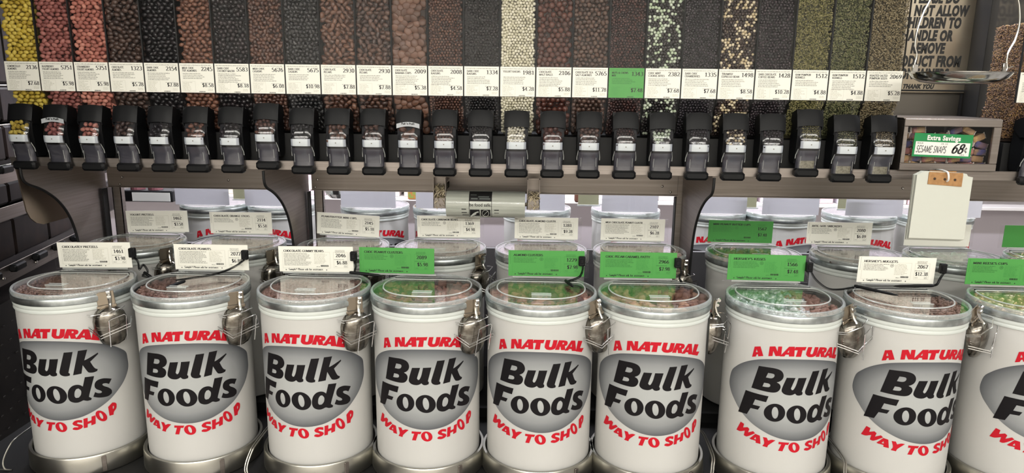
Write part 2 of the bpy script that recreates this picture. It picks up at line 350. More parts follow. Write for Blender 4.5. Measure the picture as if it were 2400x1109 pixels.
# ------------------------------------------------------------------ printed drum artwork (flat print wrapped round the drum)
OVAL = "-174.9,52.3 -158.3,72 -138.9,88.1 -115.5,102.6 -86.2,114.9 -48.1,123.4 -6.3,127.9 45,126.6 93.4,117.9 132.5,105.6 160.2,92.7 183.8,76.7 203.1,58.6 212.7,39.3 213,13.2 197.8,-8.2 184,-26.6 166.2,-43.4 146.4,-59.6 123.2,-73.4 99.4,-84.5 74.8,-93.5 48.8,-98.2 24,-100.1 -0.7,-98.8 -26,-94.6 -49.6,-88.2 -71.7,-79.7 -92.5,-70.4 -114.6,-57.3 -136,-41.4 -153.5,-24.4 -171.4,-4.3 -181.4,19.1"
BLK = "-89,96 -66.7,97.7 -48.7,98.2 -35.3,95.2 -28.3,88.5 -25.9,79.1 -28.3,70.7 -33.6,64.6 -41,60.4 -33.8,56.5 -30.7,49.4 -32.5,41 -38.3,34.1 -47.5,30.7 -61.8,29.8 -80.5,29.9 -104,30.1;-64.1,82.6 -53.3,82.6 -48.7,81.4 -47.8,77 -50.4,72 -56.4,69 -68.7,68.7;-71.8,53.3 -61.2,53.5 -56.5,51.4 -55.9,47.6 -58.9,43.8 -66.3,42.3 -75.3,42;-18,76.5 3.6,77.5 -3.2,54.6 -5.2,47.4 -2.5,43.3 1.5,45 6.6,56.8 11.1,77.5 32.9,77.7 25.2,47.3 23.3,39.9 26,36.5 25,31 18,28.7 11.1,29.5 6.3,34 -0.2,30 -8,28.4 -18.9,30 -26.1,35.5 -27.6,42.5 -24.4,55.9;48.3,94.7 69.1,94.6 54.6,41.4 53.6,36.9 56.7,33.6 55.8,28.8 47.6,27.5 39.3,29 33.6,33.4 32.1,40.4 34.4,49.3;81.3,95.7 102.7,95.4 93.1,66.5 100.3,68.8 126.3,81 127.2,77.4 106.2,59.7 111.5,46.1 115.8,38.3 121.9,34.2 119.8,29.5 111.4,27.6 101.9,29.1 97.2,33.9 88.1,53.5 83.2,30.2 63.4,28.6;-119.6,17.8 -57.7,18.1 -62.6,0.3 -90.9,0.6 -96.1,-15.9 -76.2,-15.5 -81.5,-26.2 -101.3,-27.6 -110.3,-48.1 -137.3,-51.5;-13.5,-21.8 -14.2,-29.8 -17.3,-37.1 -22.4,-43.2 -29.2,-47.6 -37,-49.9 -45.2,-49.9 -53,-47.7 -59.6,-43.4 -64.1,-37.2 -66,-29.7 -65.1,-21.6 -61.4,-13.6 -55.5,-6.8 -48.1,-1.8 -40,0.7 -32,0.5 -24.8,-2.3 -19,-7.3 -15.1,-14.1;-30.2,-23.4 -30.2,-28.5 -30.9,-33.2 -32.4,-37.1 -34.4,-39.7 -36.8,-40.9 -39.4,-40.5 -41.9,-38.5 -44,-35.1 -45.5,-30.8 -46.4,-25.8 -46.4,-20.7 -45.6,-15.9 -44,-12 -41.9,-9.3 -39.5,-8.2 -36.9,-8.6 -34.5,-10.6 -32.5,-14 -31,-18.4;43.3,-26.7 42.5,-34.6 39.1,-41.4 33.5,-46.7 26.3,-49.8 18.2,-50.7 9.9,-49.3 2.2,-45.7 -4.1,-40.1 -8.3,-33.1 -10.1,-25.3 -9.2,-17.2 -5.8,-9.9 -0.1,-4 7.1,-0.3 15.2,0.9 23.5,-0.6 31.1,-4.7 37.3,-10.9 41.5,-18.5;25.5,-24.9 25.6,-30.2 24.9,-34.9 23.5,-38.7 21.4,-41 18.9,-41.8 16.3,-40.9 13.8,-38.4 11.6,-34.5 10,-29.7 9.1,-24.4 9,-19.1 9.7,-14.3 11.2,-10.5 13.2,-8.1 15.7,-7.3 18.3,-8.2 20.8,-10.8 23,-14.6 24.6,-19.5;89.6,18.5 111.4,16.9 95,-34.4 95,-40.8 99.7,-44.7 98.2,-49.7 88.8,-50.3 80.6,-47 75.2,-48.8 66.9,-51.2 57.2,-49.8 48.8,-44.3 45.1,-33.8 45.9,-21.7 49.7,-10.6 57.7,-2.4 67.3,0.3 76.2,-1.7 82.6,-7.1;72.1,-10.9 77.4,-18.6 76,-29.9 70.3,-37.1 63.8,-37.2 60.9,-32.1 62.3,-19.7 66.9,-11.9;153.3,-3.6 145,-16.5 137.7,-11.8 130.4,-10.7 128.2,-13.3 132.1,-18.4 142.5,-26.1 150.1,-36.1 149.5,-45.4 140.5,-50.5 126.7,-50.1 114.2,-47 103.8,-41.9 109.2,-29.6 115.9,-34.7 122.9,-36.3 125.9,-33.9 122.5,-29 113.6,-22.2 109.7,-14 111.3,-3.7 118.1,2.9 130.4,4.4 141.5,1.4"
RED = "-104.7,145.4 -89.3,150.1 -80,125.7 -92.9,121.4 -94.1,126.6 -97.4,125.5 -99.5,119.1 -109.6,115.4;-98.7,139.8 -100,131 -95.2,132.5;-66.2,155.1 -52.5,158 -46.2,145.1 -45.6,158.6 -36.2,160.1 -36.8,134.2 -50,131.8 -56.7,145.2 -57.4,130.6 -67.4,128.2;-19.6,161.6 -5.7,162.6 -4.9,136 -17.9,135 -18.4,140 -26,139.4 -28.7,134.1 -40.1,132.5;-18.8,152.7 -22.7,145.4 -18.6,145.8;-3.6,162.1 24,162.7 20.9,153.2 14.3,153.4 12,135.9 -1.3,135.4 2.3,153.3 -6.2,153.1;28.2,162.2 39.6,161.8 36.1,146.5 37,142.6 41.2,142.3 43.7,145.9 47.2,161.2 58.3,160 54.4,141.6 48.1,135.9 39,134.4 29.4,136.3 24.3,142 25,148.6;62.3,159.5 77.7,157.2 86.1,153.9 88.1,148.4 85.3,142.8 79.3,141.3 81.2,130.3 68.8,131.7 66.9,141.3 65,141.5 63.3,133.1 51.8,134.2;73.1,152.2 76.7,151 76.3,147.5 71.8,147.3;99,153.6 112,151 115.8,120.9 101.4,124.3 99.9,129.8 92.8,131.3 89.3,127.8 78.8,129.1;100.8,144.2 96,137.1 100.7,136.1;122.4,148.2 140,143.5 130.8,125.7 146.7,121.5 138,112.5 114.6,120.5;-126.5,-77.1 -115.7,-79.2 -117.7,-90.8 -105.1,-84.7 -99.4,-88 -102.2,-99 -88.7,-90.7 -83.1,-95 -104,-111.6 -113.9,-111.6 -111.8,-97.7 -126.2,-105 -138.1,-105.3;-82.3,-96.3 -70.4,-97.9 -66.9,-121.3 -79.7,-121.2 -80,-115.9 -88.6,-115.8 -92.2,-116 -97.1,-114.9;-81,-105.3 -85,-111.9 -79.4,-111.7;-62.3,-99.5 -52.6,-99.2 -49,-106.5 -39.7,-102.2 -30.8,-102.7 -46.5,-118.6 -49.4,-126.4 -62,-125.5 -57.8,-115.6;-22.2,-105.2 4.6,-105.4 1.5,-112.1 -5.1,-111.9 -11.1,-131.2 -21.8,-131.1 -15.5,-111.7 -22.7,-111.8;33.3,-119.9 33,-124.4 31.3,-128.4 28.3,-131.4 24.3,-133.2 19.7,-133.7 15,-132.8 10.6,-130.7 6.9,-127.4 4.4,-123.3 3.2,-118.8 3.5,-114.3 5.3,-110.2 8.3,-106.9 12.3,-104.9 16.8,-104.3 21.5,-105.2 25.9,-107.5 29.6,-111 32.1,-115.3;22.7,-118.6 23,-121.5 22.9,-124.1 22.4,-126.1 21.4,-127.4 20.1,-127.8 18.7,-127.3 17.2,-125.9 15.8,-123.8 14.7,-121.2 13.9,-118.3 13.5,-115.4 13.6,-112.8 14.2,-110.8 15.2,-109.5 16.4,-109.1 17.9,-109.6 19.4,-111 20.8,-113.1 21.9,-115.7;71.1,-103.3 71.1,-111.4 60.7,-108.4 58.1,-110.7 60.6,-113.3 69.3,-117.3 71.9,-122.4 67.4,-127.7 57.1,-130.8 47,-128.3 46.7,-125 51.2,-122.1 59.7,-123.2 61.4,-121.7 58,-119.3 50.4,-115.7 47.5,-110.8 51.4,-105.1 59.9,-102;74.7,-100.5 84.7,-99.3 84,-110.8 93,-108.7 94.1,-98.2 103.9,-96.6 101.7,-121.3 91.4,-123.7 92,-115.7 83.2,-117.9 82.1,-127.5 73.1,-128;130.6,-107.5 130.9,-112.6 129.8,-116.6 127.4,-119.3 124,-120.3 120,-119.7 115.8,-117.4 111.8,-113.8 108.4,-109.2 105.9,-103.9 104.5,-98.6 104.2,-93.6 105.2,-89.4 107.3,-86.6 110.3,-85.3 114.1,-85.7 118.2,-87.9 122.3,-91.5 126,-96.4 128.9,-101.9;120.9,-103.6 121.4,-106.6 121.3,-109.1 120.9,-111 120.1,-112 118.9,-112 117.6,-111.1 116.3,-109.4 115,-106.9 113.9,-104 113.1,-101 112.8,-98 112.8,-95.5 113.2,-93.7 114,-92.6 115.1,-92.6 116.4,-93.4 117.7,-95.2 119,-97.6 120.1,-100.5;136,-82.2 147.8,-73 154.9,-75.9 158.5,-81.9 156.4,-93.9 149.7,-101.2 147.7,-109.6 137.2,-109.1;147.8,-84.9 150.6,-83.3 150.6,-89.7 147.8,-93.1"

RB, TOP = .1475, .505          # drum body radius, height of lid above drum base
def parse(s): return [[tuple(map(float, p.split(','))) for p in q.split()] for q in s.split(';')]
def soften(q):
    """round off the gently turning runs of an outline, keep its real corners"""
    n = len(q); out = []
    def turn(i):
        a, b, c = q[i-1], q[i], q[(i+1) % n]; u = math.atan2(b[1]-a[1], b[0]-a[0]); v = math.atan2(c[1]-b[1], c[0]-b[0]); return abs((v-u+math.pi) % (2*math.pi)-math.pi)
    T_ = [turn(i) < R(46) for i in range(n)]
    for i in range(n):
        a, b, c, d = q[i-1], q[i], q[(i+1) % n], q[(i+2) % n]; out.append(b)
        if not (T_[i] or T_[(i+1) % n]): continue
        if not T_[i]: a = (2*b[0]-c[0], 2*b[1]-c[1])
        if not T_[(i+1) % n]: d = (2*c[0]-b[0], 2*c[1]-b[1])
        for t in (1/3, 2/3): out.append(tuple(.5*(2*b[k]+(c[k]-a[k])*t+(2*a[k]-5*b[k]+4*c[k]-d[k])*t*t+(3*b[k]-a[k]-3*c[k]+d[k])*t**3) for k in (0,1)))
    return out
def wrap_print(name, polys, m, rad, uv=False):
    cu = bpy.data.curves.new(name, 'CURVE'); cu.dimensions = '2D'; cu.fill_mode = 'BOTH'
    for q in polys:
        sp = cu.splines.new('POLY'); sp.points.add(len(q)-1); sp.use_cyclic_u = True
        for i, p in enumerate(q): sp.points[i].co = (p[0]/1000, p[1]/1000, 0, 1)
    o = bpy.data.objects.new(name, cu); C.objects.link(o)
    me = bpy.data.meshes.new_from_object(o.evaluated_get(bpy.context.evaluated_depsgraph_get())); C.objects.unlink(o); bpy.data.objects.remove(o)
    bm = bmesh.new(); bm.from_mesh(me)
    for k in range(-26, 30):
        bmesh.ops.bisect_plane(bm, geom=list(bm.verts)+list(bm.edges)+list(bm.faces), plane_co=(k*.008+.0013,0,0), plane_no=(1,0,0))
    while len(bm.loops.layers.uv): bm.loops.layers.uv.remove(bm.loops.layers.uv[0])
    ul = bm.loops.layers.uv.new('UVMap') if uv else None
    if uv:
        for f in bm.faces:
            for l in f.loops: l[ul].uv = ((l.vert.co.x-.010)/.200, (l.vert.co.y-.014)/.116)
    for v in bm.verts:
        u, z = v.co.x, v.co.y; a = u/RB; v.co = (rad*math.sin(a), -rad*math.cos(a), z+.70-.955+TOP)
    bmesh.ops.recalc_face_normals(bm, faces=bm.faces)
    for f in bm.faces:
        c = f.calc_center_median()
        if f.normal.dot(Vector((c.x, c.y, 0))) < 0: f.normal_flip()
    bm.to_mesh(me); bm.free(); me.name = name; me.materials.clear(); me.materials.append(m); smooth_by_angle(me, R(30)); return me
def oval_mat():
    m = mat('logo_grey_oval', (176,178,178), .55, spec=.12); nt = m.node_tree; b = nt.nodes['Principled BSDF']
    uv = nt.nodes.new('ShaderNodeUVMap'); ln = nt.nodes.new('ShaderNodeVectorMath'); ln.operation = 'LENGTH'; rp = nt.nodes.new('ShaderNodeValToRGB')
    nt.links.new(uv.outputs[0], ln.inputs[0]); nt.links.new(ln.outputs['Value'], rp.inputs[0]); nt.links.new(rp.outputs[0], b.inputs['Base Color'])
    e = rp.color_ramp.elements; e[0].position = .30; e[0].color = lin((170,172,171)); e[1].position = 1.0; e[1].color = lin((84,86,90))
    q = e.new(.74); q.color = lin((138,140,141)); return m
def smooth_poly(q):
    return [tuple(v)[:2] for v in smooth_line([(a,b,0) for a,b in q], 4, True)]
ov = [q for q in parse(OVAL)[0]]; ov = [(min(max(a, -190), 207), b) for a, b in ov]
RSPLIT = [i for i, q in enumerate(parse(RED)) if max(p[1] for p in q) < 0][0]
PRINT = dict(oval=wrap_print('grey_oval', [smooth_poly(ov)], oval_mat(), RB+.0004, True),
             blk=wrap_print('black_lettering', [soften(q) for q in parse(BLK)], M_LOGOK, RB+.0008), red=wrap_print('red_lettering', [soften(q) for q in parse(RED)[:RSPLIT]], M_LOGOR, RB+.0008), red2=wrap_print('red_lettering', [soften(q) for q in parse(RED)[RSPLIT:]], M_LOGOR, RB+.0008))

# ------------------------------------------------------------------ drums
T = TOP
def lathe_mesh(name, prof, m, closed=False, n=72): return MB().lathe(prof, n, closed).mesh(name, m, 35)
D_ = {}
D_['body'] = lathe_mesh('body', [(0,.0),(.142,.0),(.1465,.004),(RB,.012),(RB,T-.052),(.149,T-.050),(.149,T-.030)], M_DRUM)
D_['band'] = lathe_mesh('white_band', [(.1478,T-.0525),(.1505,T-.052),(.1515,T-.0495),(.1505,T-.045),(.1498,T-.043),(.1515,T-.040),(.152,T-.036),(.151,T-.031),(.149,T-.031)], M_BAND)
D_['ring'] = lathe_mesh('metal_band', [(.149,T-.0305),(.1535,T-.030),(.1548,T-.027),(.1548,T-.016),(.1535,T-.0125),(.149,T-.012)], M_GALV)
D_['rim'] = lathe_mesh('lid_rim', [(.147,T-.0118),(.1535,T-.0118),(.1545,T-.009),(.1545,T-.003),(.1525,T),(.1475,T),(.1465,T-.002)], M_RIM, True)
D_['pane'] = lathe_mesh('clear_lid', [(0,T-.0045),(.1464,T-.0045),(.1464,T-.0015),(0,T-.0015)], M_LID)
H_ = [(-.104,.0765),(-.1125,.068),(-.1195,.048),(-.1225,.016),(-.1165,-.022),(-.098,-.056),(-.070,-.079),(-.036,-.091),(0,-.0945)]
FLAP = [tuple(v)[:2] for v in smooth_line([(x,y,0) for x, y in H_+[(-x,y) for x, y in H_[-2::-1]]], 4)]
D_['ridge'] = MB().tube([(x,y,T+.0012) for x, y in FLAP], .0020, 6).tube([(-.104,.0765,T+.0012),(.104,.0765,T+.0012)], .0018, 6).mesh('flap_ridge', M_ACRE, True)
D_['flap'] = MB().prism(FLAP, T-.001, T+.0010, 'z').mesh('flap', M_FLAP)
D_['hinge'] = MB().bbox(-.106, .106, .0785, .0815, T, T+.0012, .0004).mesh('hinge_bar', M_ACRE); D_['hinge2'] = MB().bbox(-.103, .103, .0900, .0935, T, T+.0022, .0006).mesh('hinge_bar', M_ACRE)
D_['slot'] = MB().bbox(-.104, .104, .0822, .0893, T-.001, T+.0020, .0003).mesh('hinge_slot', M_GAP)
D_['grip'] = MB().box(-.026,.026,-.088,-.0868,T+.001,T+.0105).box(-.026,.026,-.0868,-.070,T+.0095,T+.0105).mesh('flap_grip', clear('grip_acrylic', (246,248,246), .06, .05, .12, (215,218,214)))
D_['gedge'] = MB().box(-.0265,.0265,-.0885,-.0868,T+.0095,T+.0115).mesh('grip_edge', M_ACRE); D_['gedge2'] = MB().box(-.0265,.0265,-.0708,-.0695,T+.0095,T+.0110).mesh('grip_edge', M_ACRE)
D_['deck'] = MB().bbox(-.100, .100, .104, .128, T-.001, T+.004, .001).mesh('sign_mount', M_ACRE)
def contents(kind, seed):
    """loose sweets seen through the lid"""
    rg = np.random.default_rng(seed)
    P = {'dust': (1100, .0050, (1,1,.7), [(118,84,68),(128,92,74),(108,76,62)], ICO1), 'peanut': (900, .0058, (1.2,1,.9), [(112,76,64),(104,68,58),(122,86,72)], ICO1),
         'cluster': (210, .0145, (1,1,.8), [(118,66,52),(64,38,34),(146,92,72),(88,50,42)], ICO2), 'patty': (170, .017, (1,1,.55), [(120,76,58),(90,54,42),(150,104,76)], ICO2),
         'foil_silver': (380, .0085, (1,1,1.1), [(168,172,174),(180,182,182),(128,136,142)], ICO1), 'foil_gold': (210, .014, (1.2,1,.8), [(160,134,84),(150,108,66),(176,160,120)], ICO1),
         'foil_orange': (210, .013, (1,1,.8), [(160,100,56),(110,108,68),(168,136,86)], ICO1), 'wrap_brown': (150, .018, (1.5,.9,.7), [(84,60,48),(110,86,70),(60,44,38)], ICO1),
         'foil_green': (230, .012, (1,1,1), [(40,104,74),(70,140,104),(28,70,54)], ICO1), 'pretzel': (800, .0065, (1.2,1,.6), [(132,98,74),(122,88,66),(142,108,82)], ICO1)}[kind]
    n, s, asp, cols, (IV, IF) = P; rr = np.sqrt(rg.random(n))*.138; an = rg.random(n)*6.283
    Q = rg.normal(size=(n,3,3)); Q = np.linalg.qr(Q)[0]; sc_ = s*(.75+.5*rg.random(n))
    loc = IV[None]*np.array(asp)*(1+.22*rg.normal(size=(n,len(IV),1))*(0 if kind in ('dust','peanut') else 1)); V = np.einsum('nij,nkj->nki', Q, loc)*sc_[:,None,None]*.9
    V += np.stack([rr*np.cos(an), rr*np.sin(an), T-(.017 if s < .007 else .028)+.006*rg.random(n)], 1)[:,None,:]
    V[:,:,2] = np.minimum(V[:,:,2], T-.0062)
    F_ = IF[None]+(np.arange(n)*len(IV))[:,None,None]; mi = np.repeat(rg.integers(0,3,n) if len(cols)==3 else rg.integers(0,len(cols),n), len(IF))
    foil = 'foil' in kind; mut = lambda c: [(.3*c[0]+.55*c[1]+.15*c[2])*.22+v*.78 for v in c]; ms = [mat('%s_%d'%(kind,i), tuple(min(255, int(v*1.18)) for v in mut(c)), .28 if foil else .5, .45 if foil else 0) for i, c in enumerate(cols)]
    if kind == 'foil_silver': ms.append(mat('foil_drum_brown', (150,112,98), .5)); mi = np.where(np.repeat(rr*np.cos(an)+.015*rg.normal(size=n), len(IF)) > .035, 3, mi)
    V = V.reshape(-1,3); F_ = F_.reshape(-1,3)
    me = np_mesh('sweets', V, F_, ms, mi, smooth=not foil); return me, ms[0]
def make_drum(x, y, lidz, label, group, kind, seed, deco=None, full=True):
    t = thing('bulk_drum', label, 'drum', (x, y, lidz-T), None, group)
    for nm, k in (('body','body'), ('white_band','band'), ('metal_band','ring')): link(nm, D_[k], t)
    lid = link('lid', D_['pane'], t); link('lid_rim', D_['rim'], lid)
    if full:
        for nm, k in (('flap','flap'), ('flap_ridge','ridge'), ('hinge_bar','hinge'), ('hinge_bar','hinge2'), ('hinge_slot','slot'), ('flap_grip','grip'), ('grip_edge','gedge'), ('grip_edge','gedge2')): link(nm, D_[k], lid)
        me, m0 = contents(kind, seed); link('sweets', me, t, kind='stuff')
        d = .018 if kind in ('dust','peanut','pretzel') else .034
        b = link('sweets_bed', MB().lathe([(0,T-d),(.1455,T-d),(.1455,T-.05),(0,T-.05)], 40).mesh('sweets_bed', m0), t)
    if deco is not None:
        for nm, k in (('grey_oval','oval'), ('black_lettering','blk'), ('red_lettering','red'), ('red_lettering','red2')): link(nm, PRINT[k], t, rot=(0,0,R(deco)))
    return t
FX = [-1.285,-.952,-.604,-.290,.028,.340,.695,1.024,1.364]; FY, FZ = 1.88, .955
RX = [-1.347,-.997,-.637,-.307,.031,.360,.739,1.089,1.400,1.737]; RY, RZ = 2.31, .975
FNAME = ['chocolate covered pretzels','chocolate peanuts','chocolate gummy bears','peanut clusters','almond clusters','pecan caramel patties','silver foil sweets','pale brown sweets','gold foil sweets']
FCODE = ['1461','2077','2046','2089','1279','2966','1566','2067','1715']
FKIND = ['dust','peanut','peanut','cluster','cluster','patty','foil_silver','dust','foil_gold']
FROT = [-2.7,5.8,-8.2,-.4,-5.5,-9.2,-3.5,-.1,.7]
for i, x in enumerate(FX):
    make_drum(x, FY, FZ+(-.004 if i in (6,7) else 0), 'white front-row drum of %s under the %s card'%(FNAME[i], FCODE[i]), 'front row drums', FKIND[i], 11+i, FROT[i])
RNAME = ['yogurt pretzels','chocolate orange sticks','peanut butter mini cups','cinnamon chocolates','chocolate almond clusters','chocolate peanut clusters','orange foil sweets','brown wrapped bars','green foil sweets','brown foil sweets']
RKIND = ['pretzel','pretzel','peanut','peanut','peanut','pretzel','foil_orange','wrap_brown','foil_green','foil_gold']
RLAB = ['white back-row drum of %s under the 1462 card','white back-row drum of %s under the 2114 card','white back-row drum of %s under the 2145 card','white back-row drum of %s under the 1369 card','white back-row drum of %s under the 1281 card','white back-row drum of %s under the 2107 card','white back-row drum of %s under the 1567 green card','white back-row drum of %s behind the 2067 card','white back-row drum of %s below the hanging white bags','rightmost back-row drum of %s under a green card']
for i, x in enumerate(RX): make_drum(x, RY, RZ, RLAB[i] % RNAME[i], 'back row drums', RKIND[i], 31+i)
OX = [-1.45,-1.14,-.716,-.387,.02,.42,.80,1.107,1.46,1.79]; OY, OZ = 3.15, .975
for i, x in enumerate(OX):
    make_drum(x, OY, OZ, 'white drum on the far side of the rack, %s from the left'%('first second third fourth fifth sixth seventh eighth ninth tenth'.split()[i]), 'far side drums', 'dust', 0, [30,-20,14,-25,8,12,-8,22,-12,5][i], False)
def drum_ring(x, y, lidz, label):
    zb = lidz-T
    t = thing('drum_ring', label, 'ring', (x, y, zb-.014), None, 'metal rings under the drums')
    part('ring_band', MB().lathe([(.1515,.010),(.1515,.052),(.1535,.0545),(.1600,.0545),(.1620,.051),(.1640,.004),(.1620,0),(.0,0),(0,.010)], 72), M_ALU, t, smooth=35)
    part('ring_seam', MB().bbox(-.006,.006,-.1655,-.163,.004,.050,.0008), M_STEEL, t, rot=(0,0,R(40)))
for i, x in enumerate(FX): drum_ring(x, FY, FZ, 'dull aluminium base ring under the drum of %s'%FNAME[i])

# ------------------------------------------------------------------ cards in clear holders
TITLES = ['CHOCOLATEY PRETZELS','CHOCOLATE PEANUTS','CHOCOLATE GUMMY BEARS','CHOC PEANUT CLUSTERS','ALMOND CLUSTERS','CHOC PECAN CARAMEL PATTY',"HERSHEY'S KISSES","HERSHEY'S NUGGETS","MINI REESE'S CUPS"]
PRICES = ['$3.98','$6.88','$6.88','$5.98','$7.98','$7.98','$7.48','$12.38','$7.48']
RT = ['YOGURT PRETZELS','CHOCOLATE ORANGE STICKS','PEANUTBUTTER MINI CUPS','CHOCOLATE CINNAMON BEARS','CHOCOLATE ALMOND CLUSTR','MILK CHOCOLATE PEANUT CLUSTR','MINI PEANUT BUTTER CUPS','BITE SIZE SNICKERS','','']
RC = ['1462','2114','2145','1369','1281','2107','1567','2080','','']; RP = ['$3.58','$5.58','$5.18','$4.98','$9.28','$6.28','$7.48','$6.09','','']
CW, CH = .222, .077
def star(mb, x, z, r, y):
    return mb.add([(x+r*(1 if k%2 else .5)*math.cos(k*math.pi/5), y, z+r*(1 if k%2 else .5)*math.sin(k*math.pi/5)) for k in range(10)], [tuple(range(10))])
def price_sign(x, y, z, rz, ry, title, code, price, green, label, group, seed, seal=True, dx=0., holder=.124, ink=None):
    rg = random.Random(seed); t = thing('price_sign', label, 'sign', (x, y, z), (0, ry, rz), group)
    part('clear_holder', MB().box(-holder, holder, .0015, .0035, -.001, CH+.004).box(-holder*.72, holder*.72, -.006, .0015, -.001, .0015), M_ACR, t)
    part('holder_lip', MB().bbox(-holder*.8, holder*.8, -.007, -.0045, -.001, .004, .0005), M_ACRE, t)
    a, b = -CW/2+dx, CW/2+dx
    card = part('card', MB().box(a, b, 0, .0011, .003, .003+CH), M_GREEN if green == 1 else M_GREEND if green == 2 else M_CARD, t)
    X = lambda f: a+f*CW; Z = lambda f: .003+CH*(1-f); yy = -.0004
    if title:
        kw = dict(thick=.2, thin=.09); kn = dict(thick=.18, thin=.085)
        bits(card, yy, [('title_print', ((title, X(.07), Z(.215), CH*.078, min(.0057*len(title), CW*.58), yy), dict(thick=.24, thin=.11))), ('number_print', ((code, X(.765), Z(.415), CH*.130, CW*.138, yy), kn)),
            ('price_print', ((price, X(.775 if len(price) < 6 else .75), Z(.695), CH*.130, CW*(.142 if len(price) < 6 else .165), yy), kn)),
            ('sample_note', (('Sample? Please ask for assistance.', X(.125), Z(.94), CH*.075, CW*.47, yy), kw))], M_INK)
        for fx in (.09, .635): k = MB(); star(k, X(fx), Z(.925), .0022, yy); part('flower_mark', k, M_INK, card)
        k = MB(); barcode(k, X(.56), X(.665), Z(.80), Z(.73), yy, rg); part('barcode', k, M_INK, card, kind='stuff')
        s = MB(); n = rg.choice((6,8,9)) if not seal else rg.choice((4,5)); lines(s, X(.07), X(.40 if seal else .45), Z(.25), Z(.25+.055*n), n, yy, rg, .0012)
        lines(s, X(.76), X(.89), Z(.12), Z(.24), 3, yy, rg, .0009, .1); lines(s, X(.74), X(.88), Z(.47), Z(.52), 1, yy, rg, .0009, .1); lines(s, X(.50), X(.545), Z(.76), Z(.81), 1, yy, rg, .001, 0)
        lines(s, X(.75), X(.79), Z(.75), Z(.79), 1, yy, rg, .0009); lines(s, X(.87), X(.92), Z(.73), Z(.81), 2, yy, rg, .0009)
        if seal:
            for r0, r1 in ((.0052,.0040),(.0022,.0008)):
                vs = [(X(.435)+r*math.cos(i*math.pi/10), yy, Z(.33)+r*math.sin(i*math.pi/10)) for r in (r0,r1) for i in range(20)]; s.add(vs, [(i,(i+1)%20,20+(i+1)%20,20+i) for i in range(20)])
            for i in range(10): rect(s, X(.022), X(.03), Z(.06+i*.05), Z(.04+i*.05), yy)
        part('small_print', s, M_INKGG if green else M_INKG, card, kind='stuff')
        f = MB(); frame(f, X(.05), X(.69), Z(.86), Z(.22), .0005, yy); frame(f, X(.735), X(.925), Z(.84), Z(.22), .0005, yy); lines(f, X(.475), X(.655), Z(.25), Z(.68), 9, yy, rg, .0014, .3)
        part('pale_print', f, M_INKGL if green else M_INKL, card, kind='stuff')
    return t
FSX = [-1.302,-.950,-.636,-.379,.044,.312,.682,1.054,1.336]
for i in range(9):
    g = i in (3,4,5,6,8)
    price_sign(FX[i]+.0 if i == 8 else FSX[i], 2.004, FZ+.002, [0,0,0,0,0,0,0,.02,0][i], R([-1.0,-.2,-.6,.3,-.3,-.2,.3,.6,.4][i]), TITLES[i], FCODE[i], PRICES[i], 1 if g else 0,
        '%s price card numbered %s behind the front drum of %s'%('green' if g else 'cream', FCODE[i], FNAME[i]), 'front row price cards', 50+i, i in (3,4,6,7,8), dx=(-.018 if i == 3 else .0))
RSX = [-1.334,-1.033,-.652,-.293,.050,.352,.725,1.085,1.400,1.735]
for i in range(10):
    g = i in (6,9)
    price_sign(RSX[i], 2.425, RZ+.004, 0, R([-1.2,-.3,3.0,-.5,.2,.2,.4,0,0,0][i]), RT[i], RC[i], RP[i], 2 if g else 0,
        ('green price card numbered 1567 behind the drum of orange foil sweets' if i == 6 else 'green price card cut by the right edge of the photo' if i == 9 else 'cream price card half hidden behind the hanging white bags' if i == 8 else 'cream price card numbered %s behind the back drum of %s'%(RC[i], RNAME[i])),
        'back row price cards', 80+i, i in (1,3,6,7), dx=[0,0,0,.0,0,0,.0,-.02,0,0][i])
def paper_translucent():
    m = mat('white_card_back', (232,232,236), .5); nt = m.node_tree; b = nt.nodes['Principled BSDF']; tl = nt.nodes.new('ShaderNodeBsdfTranslucent'); tl.inputs[0].default_value = lin((232,232,236))
    mx = nt.nodes.new('ShaderNodeMixShader'); mx.inputs[0].default_value = .5; nt.links.new(b.outputs[0], mx.inputs[1]); nt.links.new(tl.outputs[0], mx.inputs[2]); nt.links.new(mx.outputs[0], nt.nodes['Material Output'].inputs[0]); return m
M_PAPERT = paper_translucent()
for i, x in enumerate(OX):
    t = thing('blank_sign', 'blank white back of a card holder on the far drums, %s from the left'%('first second third fourth fifth sixth seventh eighth ninth tenth'.split()[i]), 'sign', (x, 3.015, OZ+.005), None, 'far side card holders')
    part('holder', MB().box(-.122,.122,-.003,-.001,0,.085), M_ACR, t); part('card', MB().box(-.12,.12,0,.0012,.002,.083), M_PAPERT, t)
    part('holder_foot', MB().bbox(-.1,.1,-.003,.012,-.003,0,.0008), M_ACRE, t)

